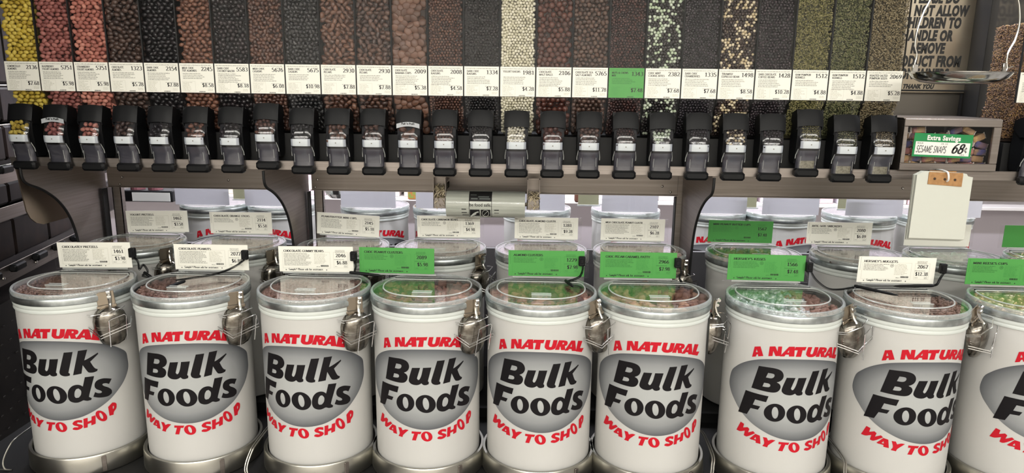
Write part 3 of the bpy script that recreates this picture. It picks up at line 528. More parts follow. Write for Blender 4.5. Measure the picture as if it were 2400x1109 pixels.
# ------------------------------------------------------------------ gravity bins
BX0, BP, BY = -1.542, .10655, 2.13
BINS = [  # kind, colours, code, price, title lines, words for the label
 ('almond',[(206,178,52),(222,196,74),(190,160,40)],'2136','$7.68',('LEMONCELLO','ALMONDS'),'yellow lemon almonds'),
 ('almond',[(168,88,78),(186,104,92),(150,74,66)],'5751','$5.98',('RASPBERRY','YOGURT ALMONDS'),'dusky pink yogurt almonds'),
 ('almond',[(196,108,88),(212,128,106),(176,92,76)],'5751','$5.98',('STRAWBERRY','YOGURT ALMONDS'),'salmon pink yogurt almonds'),
 ('almondL',[(70,50,42),(84,62,52),(60,44,38)],'1323','$5.78',('CHOCOLATE','ALMONDS'),'dull dark brown almonds'),
 ('almond',[(30,27,30),(38,33,36),(24,22,25)],'2154','$7.88',('DARK CHOC','ALMONDS'),'glossy near-black almonds'),
 ('almond',[(122,72,50),(138,86,60),(108,62,44)],'2245','$8.58',('MILK CHOC','TOF ALMONDS'),'milk brown toffee almonds'),
 ('ball',[(36,30,33),(46,38,40),(28,25,28)],'5583','$8.18',('DARK CHOC','COCONUT MACRN'),'glossy dark round sweets'),
 ('cashew',[(84,52,42),(100,64,50),(72,44,36)],'5676','$6.08',('MILK CHOC','CASHEWS'),'brown chocolate cashews'),
 ('cashew',[(34,33,36),(44,42,44),(28,27,30)],'5675','$10.98',('DARK CHOC','CASHEWS'),'dark grey-brown cashews'),
 ('pecan',[(98,62,46),(114,74,54),(84,52,40)],'2930','$7.88',('CHOCOLATE','PECANS'),'rough brown pecans'),
 ('pecan',[(76,48,38),(92,60,46),(64,42,34)],'2930','$7.88',('CHOCOLATE','PECANS'),'long dark brown pecans'),
 ('chip',[(104,66,48),(118,78,58),(92,58,42)],'2009','$5.38',('CHOCOLATE','BANANA CHIPS'),'flat brown banana chips'),
 ('raisin',[(84,52,42),(100,64,50),(70,44,36)],'2008','$4.58',('CHOCOLATE','RAISINS'),'small brown raisins'),
 ('raisin',[(32,29,32),(42,37,39),(26,24,27)],'1334','$7.28',('DARK CHOC','RAISINS'),'small black raisins'),
 ('balls',[(222,216,188),(232,226,202),(208,202,172)],'1981','$4.28',('YOGURT RAISINS',),'cream yogurt raisins'),
 ('malt',[(84,42,32),(98,52,40),(72,36,28)],'2106','$5.88',('CHOCOLATE','MALT BALLS'),'large shiny brown malt balls'),
 ('ball',[(78,54,44),(92,66,54),(68,48,40)],'5765','$11.78',('CHOCOLATE SEA','SALT ALMONDS'),'hazy brown round sweets'),
 ('raisin',[(62,36,34),(76,44,40),(50,30,30)],'1343','$7.48',('NUTS & CHEWS','MIX'),'dark red-brown nut mix'),
 ('mint',[(34,31,33),(44,38,40),(186,204,170),(204,216,192)],'2382','$7.68',('CHOC MINT','COOKIE BITES'),'black and pale green balls'),
 ('raisin',[(40,35,42),(50,43,50),(34,30,36)],'1335','$7.68',('DARK CHOC','CRANBERRIES'),'small dull black cranberries'),
 ('tira',[(50,36,33),(62,44,38),(224,208,172),(206,184,142)],'1498','$8.58',('TIRAMISU','ESPRESSO BEAN'),'dark and cream espresso beans'),
 ('raisin',[(40,32,38),(50,40,46),(34,28,33)],'1428','$10.28',('DARK CHOCOLATE','COFFEE BEANS'),'purplish black coffee beans'),
 ('seed',[(116,112,58),(140,134,78),(92,90,42),(158,148,92)],'1512','$4.88',('RAW PUMPKIN','KERNELS'),'olive green pumpkin kernels'),
 ('seed',[(98,104,60),(120,122,78),(78,82,44),(140,136,92)],'1512','$4.88',('RAW PUMPKIN','KERNELS'),'greyish green pumpkin kernels'),
 ('seed',[(128,112,78),(150,134,96),(104,92,62),(164,150,114)],'2069','$5.28',('ROASTED SALTED','PUMPKIN SEEDS'),'tan roasted pumpkin seeds'),
 ('seed',[(130,96,76),(146,104,60),(104,76,60),(160,122,70)],'','',(),'brown and gold grains'),
]
def mute(c, k=.80):
    g = .3*c[0]+.55*c[1]+.15*c[2]; return tuple(int(min(255, g+(v-g)*k)) for v in c)
BINS = [(a, [mute(c, .88 if c[0] > c[2]*2.5 and c[1] > 130 else .76 if a == 'almond' else .85) for c in cs], *r) for a, cs, *r in BINS]
KP = {  # spacing, half sizes, random tilt, ico, ratio of odd coloured
 'almond': (.0146, (.0090,.0064,.0056), .5, ICO2), 'almondL': (.0165, (.0102,.0072,.0060), .5, ICO2), 'ball': (.0138, (.0076,.0070,.0066), 3, ICO2),
 'cashew': (.0128, (.0076,.0062,.0058), 1.4, ICO2), 'pecan': (.0155, (.0102,.0066,.0056), 1.0, ICO2), 'chip': (.0200, (.0135,.0118,.0040), .55, ICO2),
 'raisin': (.0092, (.0054,.0046,.0044), 3, ICO1), 'balls': (.0092, (.0052,.0050,.0048), 3, ICO1), 'malt': (.0165, (.0090,.0089,.0089), 3, ICO2),
 'mint': (.0098, (.0054,.0053,.0052), 3, ICO1), 'tira': (.0094, (.0054,.0048,.0046), 3, ICO1), 'seed': (.0052, (.0042,.0024,.0014), 3, None)}
OCT = (np.array([(1,0,0),(-1,0,0),(0,1,0),(0,-1,0),(0,0,1),(0,0,-1)],float), np.array([(0,2,4),(2,1,4),(1,3,4),(3,0,4),(2,0,5),(1,2,5),(3,1,5),(0,3,5)]))
def darts(rg, w, h, s, fill=.80):
    """random close placing of centres in a w x h window"""
    nx, ny = int(w/s)+1, int(h/(s*.86))+1; P = []
    for j in range(ny):
        for i in range(nx): P.append(((i+.5*(j%2)+.25)*s, j*s*.86))
    P = np.array(P)+rg.normal(size=(len(P),2))*s*.20; P[:,0] = P[:,0] % w; P[:,1] = np.clip(P[:,1], 0, h)
    for _ in range(6):      # push apart
        d = P[:,None]-P[None]; L = np.sqrt((d**2).sum(-1))+1e-9; np.fill_diagonal(L, 9); f = np.clip(s*.97-L, 0, None)/L
        P += (d*f[...,None]).sum(1)*.28; P[:,0] = np.clip(P[:,0], 0, w); P[:,1] = np.clip(P[:,1], 0, h)
    return P
def sweets_mesh(kind, cols, seed, z0, z1, hw=.0490, side=None):
    rg = np.random.default_rng(seed); s, half, tilt, IC = KP[kind]; IV, IF = IC or OCT; Vs, mis = [], []
    planes = [(.0,1), (s*.80,1)]
    pts = []
    for dz, _ in planes:
        if kind == 'seed': 
            n = int(hw*2*(z1-z0)/(s*s*.62)); p = np.stack([rg.random(n)*hw*2, rg.random(n)*(z1-z0)], 1)
        else: A = {'almond': 1.22, 'almondL': 1.25, 'pecan': 1.2}.get(kind, 1.); p = darts(rg, (hw*2-half[0])/A, (z1-z0)*A**.7, s)*np.array([A, A**-.7])+np.array([half[0]/2, 0])
        yy = half[2]*1.05+.0015+dz+rg.random(len(p))*half[2]*.5
        if kind == 'malt' and dz == 0: keep = rg.random(len(p)) > .04; p = p[keep]; yy = yy[keep]
        pts.append(np.stack([p[:,0]-hw, yy, p[:,1]+z0], 1))
        if dz > 0 and kind == 'seed': break
    if side:    # a filled side face as well (left side seen from the middle of the aisle)
        for dz in (0, s*.6):
            n = int(side*(z1-z0)/(s*s*.62)); pts.append(np.stack([-hw+.003+dz+rg.random(n)*.002, rg.random(n)*side, z0+rg.random(n)*(z1-z0)], 1))
    P = np.concatenate(pts); n = len(P)
    below = np.clip(1.474-P[:,2], 0, None); P[:,1] += below*.42        # the hopper front slopes back under the label
    if tilt >= 3: Q = np.linalg.qr(rg.normal(size=(n,3,3)))[0]
    else:   # long axis lies along the window, turned at random in its plane
        a = rg.normal(size=n)*tilt; b = rg.normal(size=n)*.35; ca, sa, cb, sb = np.cos(a), np.sin(a), np.cos(b), np.sin(b); Q = np.zeros((n,3,3))
        Q[:,0,0] = ca; Q[:,2,0] = sa; Q[:,0,1] = -sa*cb; Q[:,2,1] = ca*cb; Q[:,1,1] = sb; Q[:,0,2] = sa*sb; Q[:,2,2] = -ca*sb; Q[:,1,2] = cb
    loc = IV[None]*np.array(half)*(.88+.24*rg.random((n,1,1)))
    if kind == 'cashew': loc = loc+np.array([0,1,0])*(loc[...,:1]**2)/half[0]*.55
    if kind == 'pecan': loc = loc*(1+.12*rg.normal(size=(n,len(IV),1)))
    V = np.einsum('nij,nkj->nki', Q, loc)+P[:,None,:]; V[...,0] = np.clip(V[...,0], -.0508, .0508); V[...,1] = np.maximum(V[...,1], .0016+np.clip(1.474-V[...,2],0,None)*.42)
    k = len(cols)
    if kind in ('mint','tira'):
        z = P[:,2]; odd = rg.random(n) < (.18+.36*(np.sin(z*61+seed)*np.sin(P[:,0]*70+z*23) > 0)); m = np.where(odd, rg.integers(2,4,n), rg.integers(0,2,n))
    else: m = rg.integers(0, k, n)
    F_ = IF[None]+(np.arange(n)*len(IV))[:,None,None]
    gloss = {'malt': .18, 'ball': .22, 'seed': .6, 'almond': .30, 'raisin': .26, 'cashew': .26, 'chip': .45, 'pecan': .35}.get(kind, .34)
    if sum(cols[0]) > 330 and kind == 'almond': gloss = .5
    ms = [mat('sweet_%s_%d'%(kind, abs(hash(c)) % 99999), c, gloss) for c in cols]
    return np_mesh('sweets', V.reshape(-1,3), F_.reshape(-1,3), ms, np.repeat(m, len(IF)), smooth=kind != 'seed'), ms[0]
ZS = 1.475     # label foot, where the hopper front starts to slope back
def prof_block(y0, z_lo, z_hi, dep=.16): return [(y0, z_hi), (dep, z_hi), (dep, z_lo), (y0+(ZS-z_lo)*.42, z_lo), (y0, ZS)]
def shell(hw, z_lo, z_hi):
    mb = MB(); t = .0012
    mb.box(-hw, hw, 0, t, ZS, z_hi); b = (ZS-z_lo)*.42; mb.add([(-hw,0,ZS),(hw,0,ZS),(hw,b,z_lo),(-hw,b,z_lo),(-hw,t,ZS),(hw,t,ZS),(hw,b+t,z_lo),(-hw,b+t,z_lo)], [(0,1,2,3),(7,6,5,4),(0,3,7,4),(1,5,6,2)])
    for s in (-1, 1): mb.prism([(t,z_hi),(.18,z_hi),(.18,z_lo),(b+t,z_lo),(t,ZS)], s*hw-(t if s > 0 else 0), s*hw+(0 if s > 0 else t), 'x')
    return mb
B_ = {}
B_['shell'] = shell(.0525, 1.36, 2.02).mesh('clear_hopper', M_ACRB)
B_['edge'] = MB().box(-.0010,.0010,-.0006,.006,ZS,2.02).mesh('gap_shade', M_BLACKM)  # black strip stands in for the shade in the gap between bins
# dispenser: black valve body, black hood, clear chute, sticker band, lip.  y is forward-negative from the bin front
B_['valve'] = MB().prism([(-.028,1.432),(-.012,1.428),(.006,1.412),(.018,1.385),(.022,1.34),(.018,1.290),(.010,1.2785),(-.0235,1.2785),(-.030,1.30),(-.036,1.36)], -.0335, .0335, 'x').mesh('valve_body', M_BLACK)
def hood():
    P = [(-.029,1.437),(-.036,1.422),(-.042,1.402),(-.0455,1.386)]; vs = []; n = 9; rows = []
    for off in (0, .004):
        for k, (y, z) in enumerate(P):
            for i in range(n):
                u = -1+2*i/(n-1); x = u*.0375; zz = z-(u*u)*.004*(1 if k == 0 else -.0) + (.004*(1-u*u) if k == len(P)-1 else 0)
                vs.append((x, y+off+(u**4)*.006, zz))
    m, k = len(P), n; fs = []
    for r in range(m-1):
        for i in range(n-1):
            a = r*n+i; fs.append((a, a+1, a+n+1, a+n)); b = m*n+a; fs.append((b, b+n, b+n+1, b+1))
    for i in range(n-1): fs.append((i, m*n+i, m*n+i+1, i+1)); a = (m-1)*n+i; fs.append((a, a+1, m*n+a+1, m*n+a))
    for r in range(m-1): a = r*n; fs.append((a, a+n, m*n+a+n, m*n+a)); a = r*n+n-1; fs.append((a, m*n+a, m*n+a+n, a+n))
    for s in (-1, 1): pass
    mb = MB(); mb.add(vs, fs); 
    for s in (-1, 1): mb.prism([(-.026,1.436),(.012,1.424),(.016,1.40),(-.020,1.376),(-.036,1.378),(-.0395,1.388)], s*.0375-(.003 if s > 0 else 0), s*.0375+(0 if s > 0 else .003), 'x')
    return mb.mesh('hood', M_BLACK, 35)
B_['hood'] = hood()
CP = [(-.041,1.392),(-.051,1.374),(-.058,1.352),(-.0595,1.335),(-.056,1.316),(-.049,1.300),(-.0445,1.284),(-.0445,1.262)]
def chute(hw, y_off, P, name, m, n=9, back=.016):
    Q = smooth_line([(0,a,b) for a,b in P], 3); vs = []; fs = []; sec = []
    for i in range(n): u = -1+2*i/(n-1); sec.append((u*hw, abs(u)**6*.008))
    sec = [(-hw, back)]+sec+[(hw, back)]; k = len(sec)
    for q in Q: vs += [(x, q.y+y_off+d, q.z) for x, d in sec]
    for r in range(len(Q)-1):
        for i in range(k-1): a = r*k+i; fs.append((a, a+1, a+k+1, a+k))
    mb = MB(); mb.add(vs, fs); me = mb.mesh(name, m, 50); return me
B_['chute'] = chute(.0312, 0, CP, 'clear_chute', M_SMOKE)
B_['band'] = chute(.0285, -.0009, [(-.0592,1.346),(-.0597,1.336),(-.0580,1.325)], 'sticker_band', M_BAND2, back=.006)
B_['dot'] = MB().lathe([(0,.0),(.0018,.0),(.0018,.001),(0,.001)], 12).mesh('screw', M_INKG, True)
B_['lever'] = chute(.0300, .0035, [(-.0562,1.318),(-.049,1.300),(-.0445,1.284),(-.0445,1.262)], 'grey_lever', mat('smoked_lever', (74,74,80), .22, coat=.4), back=.012)
B_['dust'] = chute(.0270, .0025, [(-.0455,1.288),(-.0445,1.280),(-.0445,1.266)], 'seed_dust', mat('seed_dust', (150,146,122), .7, noise=((200,200,200), (120,114,92), .4, .6)), back=.010)
B_['lip'] = MB().bbox(-.0345,.0345,-.050,-.0235,1.240,1.2655,.006).mesh('lip', M_BLACK, 40)
for e in (-1, 1):
    B_['ridge%d'%e] = MB().tube([(e*.022,-.0485,1.302),(e*.0225,-.0458,1.276)], .0006, 5).mesh('moulded_edge', M_ACRE)
    B_['ear%d'%e] = MB().tube([(e*.0305,-.045,1.322),(e*.0335,-.036,1.304),(e*.0335,-.034,1.294)], .0012, 5).mesh('chute_ear', M_ACRE)
def chute_sweets(kind, cols, seed):
    rg = np.random.default_rng(900+seed); s, half, tilt, IC = KP[kind]; IV, IF = IC or OCT; s = max(s, .006)
    Pt = []
    for dz in (0, .007):
        p = darts(rg, .052-half[0], .050, s)
        z = 1.340+p[:,1]; y = np.interp(z, [1.335,1.352,1.374,1.392], [-.0595,-.058,-.051,-.041])+half[2]+.0016+dz; Pt.append(np.stack([p[:,0]-.026+half[0]/2, y, z], 1))
    P = np.concatenate(Pt); n = len(P); Q = np.linalg.qr(rg.normal(size=(n,3,3)))[0]
    V = np.einsum('nij,nkj->nki', Q, IV[None]*np.array(half)*.95)+P[:,None,:]
    ylim = np.interp(V[...,2], [1.325,1.335,1.352,1.374,1.392], [-.058,-.0595,-.058,-.051,-.041])+.0012; V[...,1] = np.maximum(V[...,1], ylim); V[...,0] = np.clip(V[...,0], -.0285, .0285)
    m = rg.integers(0, len(cols), n); ms = [mat('sweet_%s_%d'%(kind, abs(hash(c)) % 99999), c) for c in cols]
    return np_mesh('chute_sweets', V.reshape(-1,3), (IF[None]+(np.arange(n)*len(IV))[:,None,None]).reshape(-1,3), ms, np.repeat(m, len(IF)), smooth=kind != 'seed')
def bin_label(code, price, title, green, seed, parent):
    rg = random.Random(seed); a, b, z0, z1 = -.0512, .0512, ZS+.001, 1.5615; Wd = b-a; Hd = z1-z0
    card = part('label_card', MB().box(a, b, -.0024, -.0014, z0, z1), M_GREEN if green else M_CARD, parent)
    part('card_sleeve', MB().box(a-.001, b+.001, -.0034, -.0029, z0-.002, z1+.001), M_SLV, parent)
    X = lambda f: a+f*Wd; Z = lambda f: z1-Hd*f; yy = -.0026
    if code: bits(card, yy, [('number_print', ((code, X(.98), Z(.255), Hd*.130, Wd*.34, yy), dict(thick=.17, thin=.08, anchor='r'))), ('price_print', ((price, X(.98), Z(.80), Hd*.122, Wd*(.34 if len(price) < 6 else .40), yy), dict(thick=.17, thin=.08, anchor='r')))]
        +[('title_print', ((tl, X(.08), Z(.19+.09*j), Hd*.062, min(Wd*.50, .0040*len(tl)), yy), dict(thick=.22, thin=.12))) for j, tl in enumerate(title)], M_INK)
    k = MB(); barcode(k, X(.54), X(.72), Z(.985), Z(.95), yy, rg); part('barcode', k, M_INK, card, kind='stuff')
    s = MB(); lines(s, X(.04), X(.97), Z(.03), Z(.08), 1, yy, rg, .0012, .05); n = rg.choice((4,5,6)); lines(s, X(.09), X(.76), Z(.31), Z(.31+.055*n), n, yy, rg, .0011)
    lines(s, X(.60), X(.92), Z(.64), Z(.67), 1, yy, rg, .001, .1); part('small_print', s, M_INKGG if green else M_INKG, card, kind='stuff')
    f = MB(); lines(f, X(.08), X(.40), Z(.62), Z(.95), 7, yy, rg, .0014, .5); frame(f, X(.06), X(.44), Z(.96), Z(.61), .0004, yy); lines(f, X(.80), X(.97), Z(.84), Z(.93), 2, yy, rg, .001)
    part('pale_print', f, M_INKGL if green else M_INKL, card, kind='stuff')
DZ = {0:.0015, 7:.012, 22:.014, 12:0}
def pull_tag(parent):
    tg = MB(); n = 12; pts = []
    vs = [(x, -.0475-.0006*k, z) for k in (0,1) for (x, z) in [(-.034+.068*i/n, 1.3935+.006*math.sin(math.pi*i/n)) for i in range(n+1)]+[(.034-.068*i/n, 1.3805+.006*math.sin(math.pi*i/n)) for i in range(n+1)]]
    m = len(vs)//2; tg.add(vs, [tuple(range(m)), tuple(reversed(range(m,2*m)))]+[(i,(i+1)%m,m+(i+1)%m,m+i) for i in range(m)])
    p = part('instruction_sticker', tg, mat('silver_sticker', (176,180,184), .35), parent)
    fm = font_mesh('sticker_lettering', "Pull 'n Push", .0085, M_INK, .0002, align='CENTER'); link('sticker_lettering', fm, p, loc=(0,-.0485,1.3915))
for i, (kind, cols, code, price, title, words) in enumerate(BINS):
    last = i == 25; x = BX0+BP*i if not last else 1.452; zt = 1.83 if not last else 1.70
    if last: lab = 'clear gravity bin of brown and gold grains cut by the right edge'
    elif code in ('5751','2930','1512'): lab = 'clear gravity bin of %s labelled %s'%(words, code)
    else: lab = 'clear gravity bin of %s labelled %s'%(words, code)
    t = thing('gravity_bin', lab, 'bin', (x, BY, 0), None, 'gravity bins along the top of the rack')
    me, m0 = sweets_mesh(kind, cols, 200+i, 1.37, zt, side=.15 if last else None); link('sweets', me, t, kind='stuff')
    s = KP[kind][0]; hw = .0485
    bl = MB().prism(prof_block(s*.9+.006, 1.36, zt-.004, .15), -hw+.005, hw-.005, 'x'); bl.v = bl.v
    part('shaded_heap', bl, mat('heap_shade_%d'%i, tuple(int(c*.55) for c in cols[0]), .6), t)  # block behind the sweets, its colour darkened as shade between the pieces
    link('clear_hopper', B_['shell'], t)
    for e in (-1, 1): link('gap_shade', B_['edge'], t, loc=(.0524*e,0,0))
    d = link('dispenser', B_['valve'], t, loc=(0,0,DZ.get(i,0)))
    for nm, k in (('hood','hood'),('clear_chute','chute'),('grey_lever','lever'),('sticker_band','band'),('lip','lip'),('moulded_edge','ridge-1'),('moulded_edge','ridge1'),('chute_ear','ear-1'),('chute_ear','ear1')): link(nm, B_[k], d)
    link('screw', B_['dot'], d, loc=(0,-.0606,1.336), rot=(R(90),0,0))
    link('chute_sweets', chute_sweets(kind, cols, i), d, kind='stuff')
    if code: bin_label(code, price, title, code == '1343', 300+i, t)
    elif last: bin_label('', '', (), False, 300+i, t)
    if i in (22, 23, 24): link('seed_dust', B_['dust'], d)
    if i in (1, 11): pull_tag(t)
# ------------------------------------------------------------------ the steel rack that carries bins and drums
def build_rack():
    t = thing('bin_shelf', 'brushed steel shelf and front rail under the row of gravity bins', 'shelf', (0, 0, 0))
    part('bin_ledge', MB().box(-1.60, 1.75, 2.112, 2.55, 1.2515, 1.2615), M_STEEL, t)
    part('front_rail', MB().bbox(-1.60, 1.75, 2.109, 2.1115, 1.2495, 1.2755, .0006).box(-1.60,1.75,2.108,2.115,1.2755,1.277), M_STEEL, t)
    q = thing('hopper_base', 'matt black base behind the dispensers under the gravity bins', 'base', (0,0,0))
    part('base_block', MB().box(-1.597, 1.064, 2.155, 2.42, 1.263, 1.357), M_BLACKM, q)
    q = thing('hopper_base', 'matt black base under the brown grain bin at the right edge', 'base', (0,0,0))
    part('base_block', MB().box(1.40, 1.75, 2.155, 2.42, 1.263, 1.357), M_BLACKM, q)
    q = thing('steel_screen', 'dark steel sheet standing behind the gravity bins', 'panel', (0,0,0)); part('back_sheet', MB().box(-1.60, 1.75, 2.44, 2.46, 1.2625, 2.15), mat('dark_steel', (60,58,56), .5, .5), q)
    t = thing('display_rack', 'steel uprights and curved side plates of the long rack', 'rack', (0, 0, 0))
    for a, b, s in ((-1.545,-.835,'a'), (-.797,.515,'b'), (.565,1.78,'c')):
        p = part('cross_panel', MB().bbox(a, b, 2.498, 2.503, 1.132, 1.25, .001).box(a,b,2.485,2.4985,1.132,1.1345), M_STEEL, t)
        xs = [(-1.49,1.168),(-1.10,1.163),(-1.50,1.142)] if s == 'a' else [(-.775,1.17),(.46,1.165),(.49,1.145),(-.785,1.142)] if s == 'b' else [(.60,1.17),(1.30,1.172),(1.42,1.172)]
        for q in xs: link('screw', B_['screw'], p, loc=(q[0], 2.4975, q[1]), rot=(R(90),0,0))
    curve = [(2.085,1.248),(2.088,1.215),(2.105,1.195),(2.15,1.176),(2.19,1.155),(2.235,1.122),(2.275,1.075),(2.30,1.02),(2.315,.95),(2.325,.85),(2.33,.70)]
    cs = [(p.x, p.y) for p in smooth_line([(a,b,0) for a,b in curve], 5)]
    for x in (-1.555, -.81, .535):
        p = part('side_plate', MB().prism(cs+[(2.50,.70),(2.50,1.25)], x-.002, x+.002, 'x'), M_STEEL, t)
        part('rubber_trim', MB().tube([(x,a,b) for a,b in cs], .0042, 8), M_BLACKM, p, smooth=True)
    for x in (-1.535, -.79, .513):
        part('corner_post', MB().box(x-.002,x+.030,2.506,2.510,.45,1.25).box(x-.002,x+.001,2.506,2.53,.45,1.25).box(x+.0275,x+.030,2.506,2.53,.45,1.25), M_STEEL, t)
        part('slotted_strip', MB().box(x-.012,x-.008,2.46,2.49,.45,1.13), M_BLACKM, t)
    part('guard_plate', MB().prism([(2.13,1.25),(2.152,1.10),(2.165,1.075),(2.19,1.055),(2.22,1.045),(2.50,1.045),(2.50,1.25)], -1.606, -1.602, 'x'), mat('warm_steel', (172,158,140), .4, 1., bump=((4,300,4), .1)), t)
    t = thing('drum_plinth', 'black plinth and stepped shelves under both rows of drums', 'plinth', (0, 0, 0))
    # plinth under the drums, kept dark below
    part('drum_shelf', MB().box(-1.60,1.95,1.73,2.50,.405,.4345), M_BLACKM, t)
    part('plinth', MB().box(-1.58,1.93,1.80,2.50,.0,.404), M_BLACKM, t)
    part('riser_shelf', MB().box(-1.60,1.95,2.148,2.50,.4355,.4685), M_BLACKM, t)
    u = thing('far_plinth', 'black plinth under the drums on the far side', 'plinth', (0, 0, 0)); part('far_shelf', MB().box(-1.70,2.05,2.93,3.75,.40,.4685), M_BLACKM, u); part('far_plinth', MB().box(-1.68,2.0,2.96,3.7,.0,.399), M_BLACKM, u)
    part('centre_panel', MB().box(-1.60,1.95,2.62,2.64,.0,.90), mat('grey_panel', (70,68,70), .5), t)
    part('shelf_edge', MB().bbox(-1.60,1.95,1.722,1.7295,.395,.4345,.002), mat('dark_edge', (54,52,50), .4, .8), t)
B_['screw'] = MB().lathe([(0,.003),(.003,.0022),(.0045,.0),(0,0)], 12).mesh('screw', M_STEELH, True)
build_rack()

# ------------------------------------------------------------------ scoops in wire caddies
def shield(zs, hw, dp, n=13, thick=.0011):
    """worn steel scoop bowl hung back-outwards: domed top, narrowing to the lip"""
    vs = []; fs = []
    for off in (0, -thick):
        for k, z in enumerate(zs):
            for i in range(n):
                u = -1+2*i/(n-1); x = hw[k]*math.sin(u*math.pi/2)*1.0; y = -dp[k]*math.cos(u*math.pi/2)**.8 if abs(u) < 1 else 0
                vs.append((x, y-off, z))
    m = len(zs)
    for r in range(m-1):
        for i in range(n-1): a = r*n+i; fs += [(a,a+1,a+n+1,a+n), (m*n+a,m*n+a+n,m*n+a+n+1,m*n+a+1)]
    for r in range(m-1): a = r*n; fs.append((a,a+n,m*n+a+n,m*n+a)); a += n-1; fs.append((a,m*n+a,m*n+a+n,a+n))
    for i in range(n-1): fs.append((i,m*n+i,m*n+i+1,i+1)); a = (m-1)*n+i; fs.append((a,a+1,m*n+a+1,m*n+a))
    return MB().add(vs, fs)
SC = dict(bowl=shield([-.026,-.030,-.036,-.046,-.060,-.078,-.098,-.112,-.122,-.128], [.006,.018,.026,.033,.0365,.0365,.033,.029,.024,.014], [.012,.019,.024,.028,.029,.028,.024,.019,.014,.010]).mesh('bowl', M_SCOOP, True),
 handle=MB().tube([(.006,-.020,-.034),(.007,-.012,-.022),(.008,-.008,-.008),(.0085,-.009,.006),(.008,-.014,.012)], .003, 8, rs=[.0035,.0035,.0045,.005,.004]).tube([(.004,-.013,-.002),(.012,-.013,-.002)], .0042, 8).tube([(.004,-.016,.011),(.012,-.016,.011)], .0045, 8).mesh('handle', M_STEELH, True),
 plate=MB().bbox(-.019,.019,-.0045,-.0028,-.022,.012,.001).bbox(-.021,.021,-.0075,-.0045,-.030,-.022,.001).box(-.004,.004,-.011,-.006,-.044,-.030).mesh('clip_plate', mat('clip_steel', (164,152,136), .3, 1.)),
 w1=MB().tube([(-.044,-.004,-.040),(-.034,-.030,-.037),(.000,-.040,-.033),(.030,-.030,-.029),(.036,-.006,-.032)], .0012, 6).mesh('upper_wire', M_WIRE, True),
 w1b=MB().tube([(-.042,-.004,-.046),(-.032,-.030,-.043)], .0012, 6).mesh('upper_wire', M_WIRE, True), w2b=MB().tube([(-.046,-.008,-.077),(-.022,-.044,-.095),(.042,-.034,-.079),(.046,-.006,-.069)], .0013, 6).mesh('lower_wire', M_WIRE, True),
 w2=MB().tube([(-.046,-.008,-.070),(-.022,-.044,-.088),(.042,-.034,-.072),(.046,-.006,-.062)], .0013, 6).mesh('lower_wire', M_WIRE, True),
 w3=MB().tube([(-.006,-.038,-.122),(.001,-.046,-.052),(.006,-.047,-.049),(.034,-.038,-.045),(.037,-.037,-.049),(.030,-.034,-.112)], .0012, 6).mesh('guard_wire', M_WIRE, True))
def scoop_set(x, y, lidz, phi, tilt, words, group2='scoops hanging on the front drums', turn=0.):
    a = R(phi); px, py = x+.157*math.sin(a), y-.157*math.cos(a)
    cd = thing('scoop_caddy', 'bent wire scoop caddy clipped to the rim of the drum of %s'%words, 'wire holder', (px, py, lidz-.018), (0, 0, a+R(turn)), 'wire scoop caddies')
    cd.rotation_euler = (0, R(tilt), a+R(turn))
    for nm, k in (('clip_plate','plate'),('upper_wire','w1'),('lower_wire','w2'),('upper_wire','w1b'),('lower_wire','w2b'),('guard_wire','w3')): link(nm, SC[k], cd)
    s = thing('scoop', 'worn steel scoop hanging by the drum of %s'%words, 'scoop', (px, py, lidz-.018), (0, R(tilt), a+R(turn)), group2)
    link('bowl', SC['bowl'], s); link('handle', SC['handle'], s); s.scale = cd.scale = (1.13,1.13,1.08)
for i, phi, tilt, turn in ((0,58,-4,-28),(1,68,0,-30),(2,57,0,-28),(3,57,0,-30),(4,62,-14,-34),(6,62,-16,-38),(7,66,-22,-30)):
    scoop_set(FX[i], FY, FZ, phi, tilt, FNAME[i], turn=turn)
scoop_set(FX[5], FY, FZ-.01, 84, 0, FNAME[5], turn=-10)
for i, phi, turn in ((0,60,-10),(1,62,-10),(2,50,0),(3,58,0),(5,50,-40)):
    scoop_set(RX[i], RY, RZ, phi, 0, RNAME[i], 'scoops hanging on the back drums', turn=turn)

# ------------------------------------------------------------------ tethered pens
def coil(path, r=.0028, pitch=.0023, wr=.0008):
    P = smooth_line(path, 14); d = [0]
    for a, b in zip(P, P[1:]): d.append(d[-1]+(b-a).length)
    L = d[-1]; N = int(L/pitch*8); out = []; j = 0; up = Vector((0,0,1))
    for k in range(N+1):
        s = L*k/N
        while j < len(P)-2 and d[j+1] < s: j += 1
        t = (s-d[j])/max(d[j+1]-d[j], 1e-9); p = P[j].lerp(P[j+1], t); tg = (P[j+1]-P[j]).normalized(); u = tg.cross(Vector((.1,1,.05))).normalized(); v = tg.cross(u)
        a = k*2*math.pi/8; out.append(p+u*math.cos(a)*r+v*math.sin(a)*r)
    return MB().tube(out, wr, 4)
def pen_set(clip, path, pen, words):
    t = thing('tethered_pen', 'black pen on a coiled cord clipped to the %s'%words, 'pen', clip, None, 'tethered pens')
    o = Vector(clip); rel = lambda q: [Vector(p)-o for p in q]
    part('cord_clip', MB().bbox(-.0095,.0095,-.007,.006,-.014,.014,.002).bbox(-.005,.005,-.0085,-.007,-.006,.008,.001), M_BLACK, t)
    part('coiled_cord', coil(rel(path)), M_BLACK, t, smooth=True)
    if pen:
        a, b = rel(pen); d = b-a; ps = [a+d*k for k in (0,.06,.5,.55,.85,.95,1)]
        part('pen_barrel', MB().tube(ps, .003, 10, rs=[.0036,.0046,.0046,.004,.0038,.0022,.0008]), M_BLACK, t, smooth=True)
ZT = FZ+.045
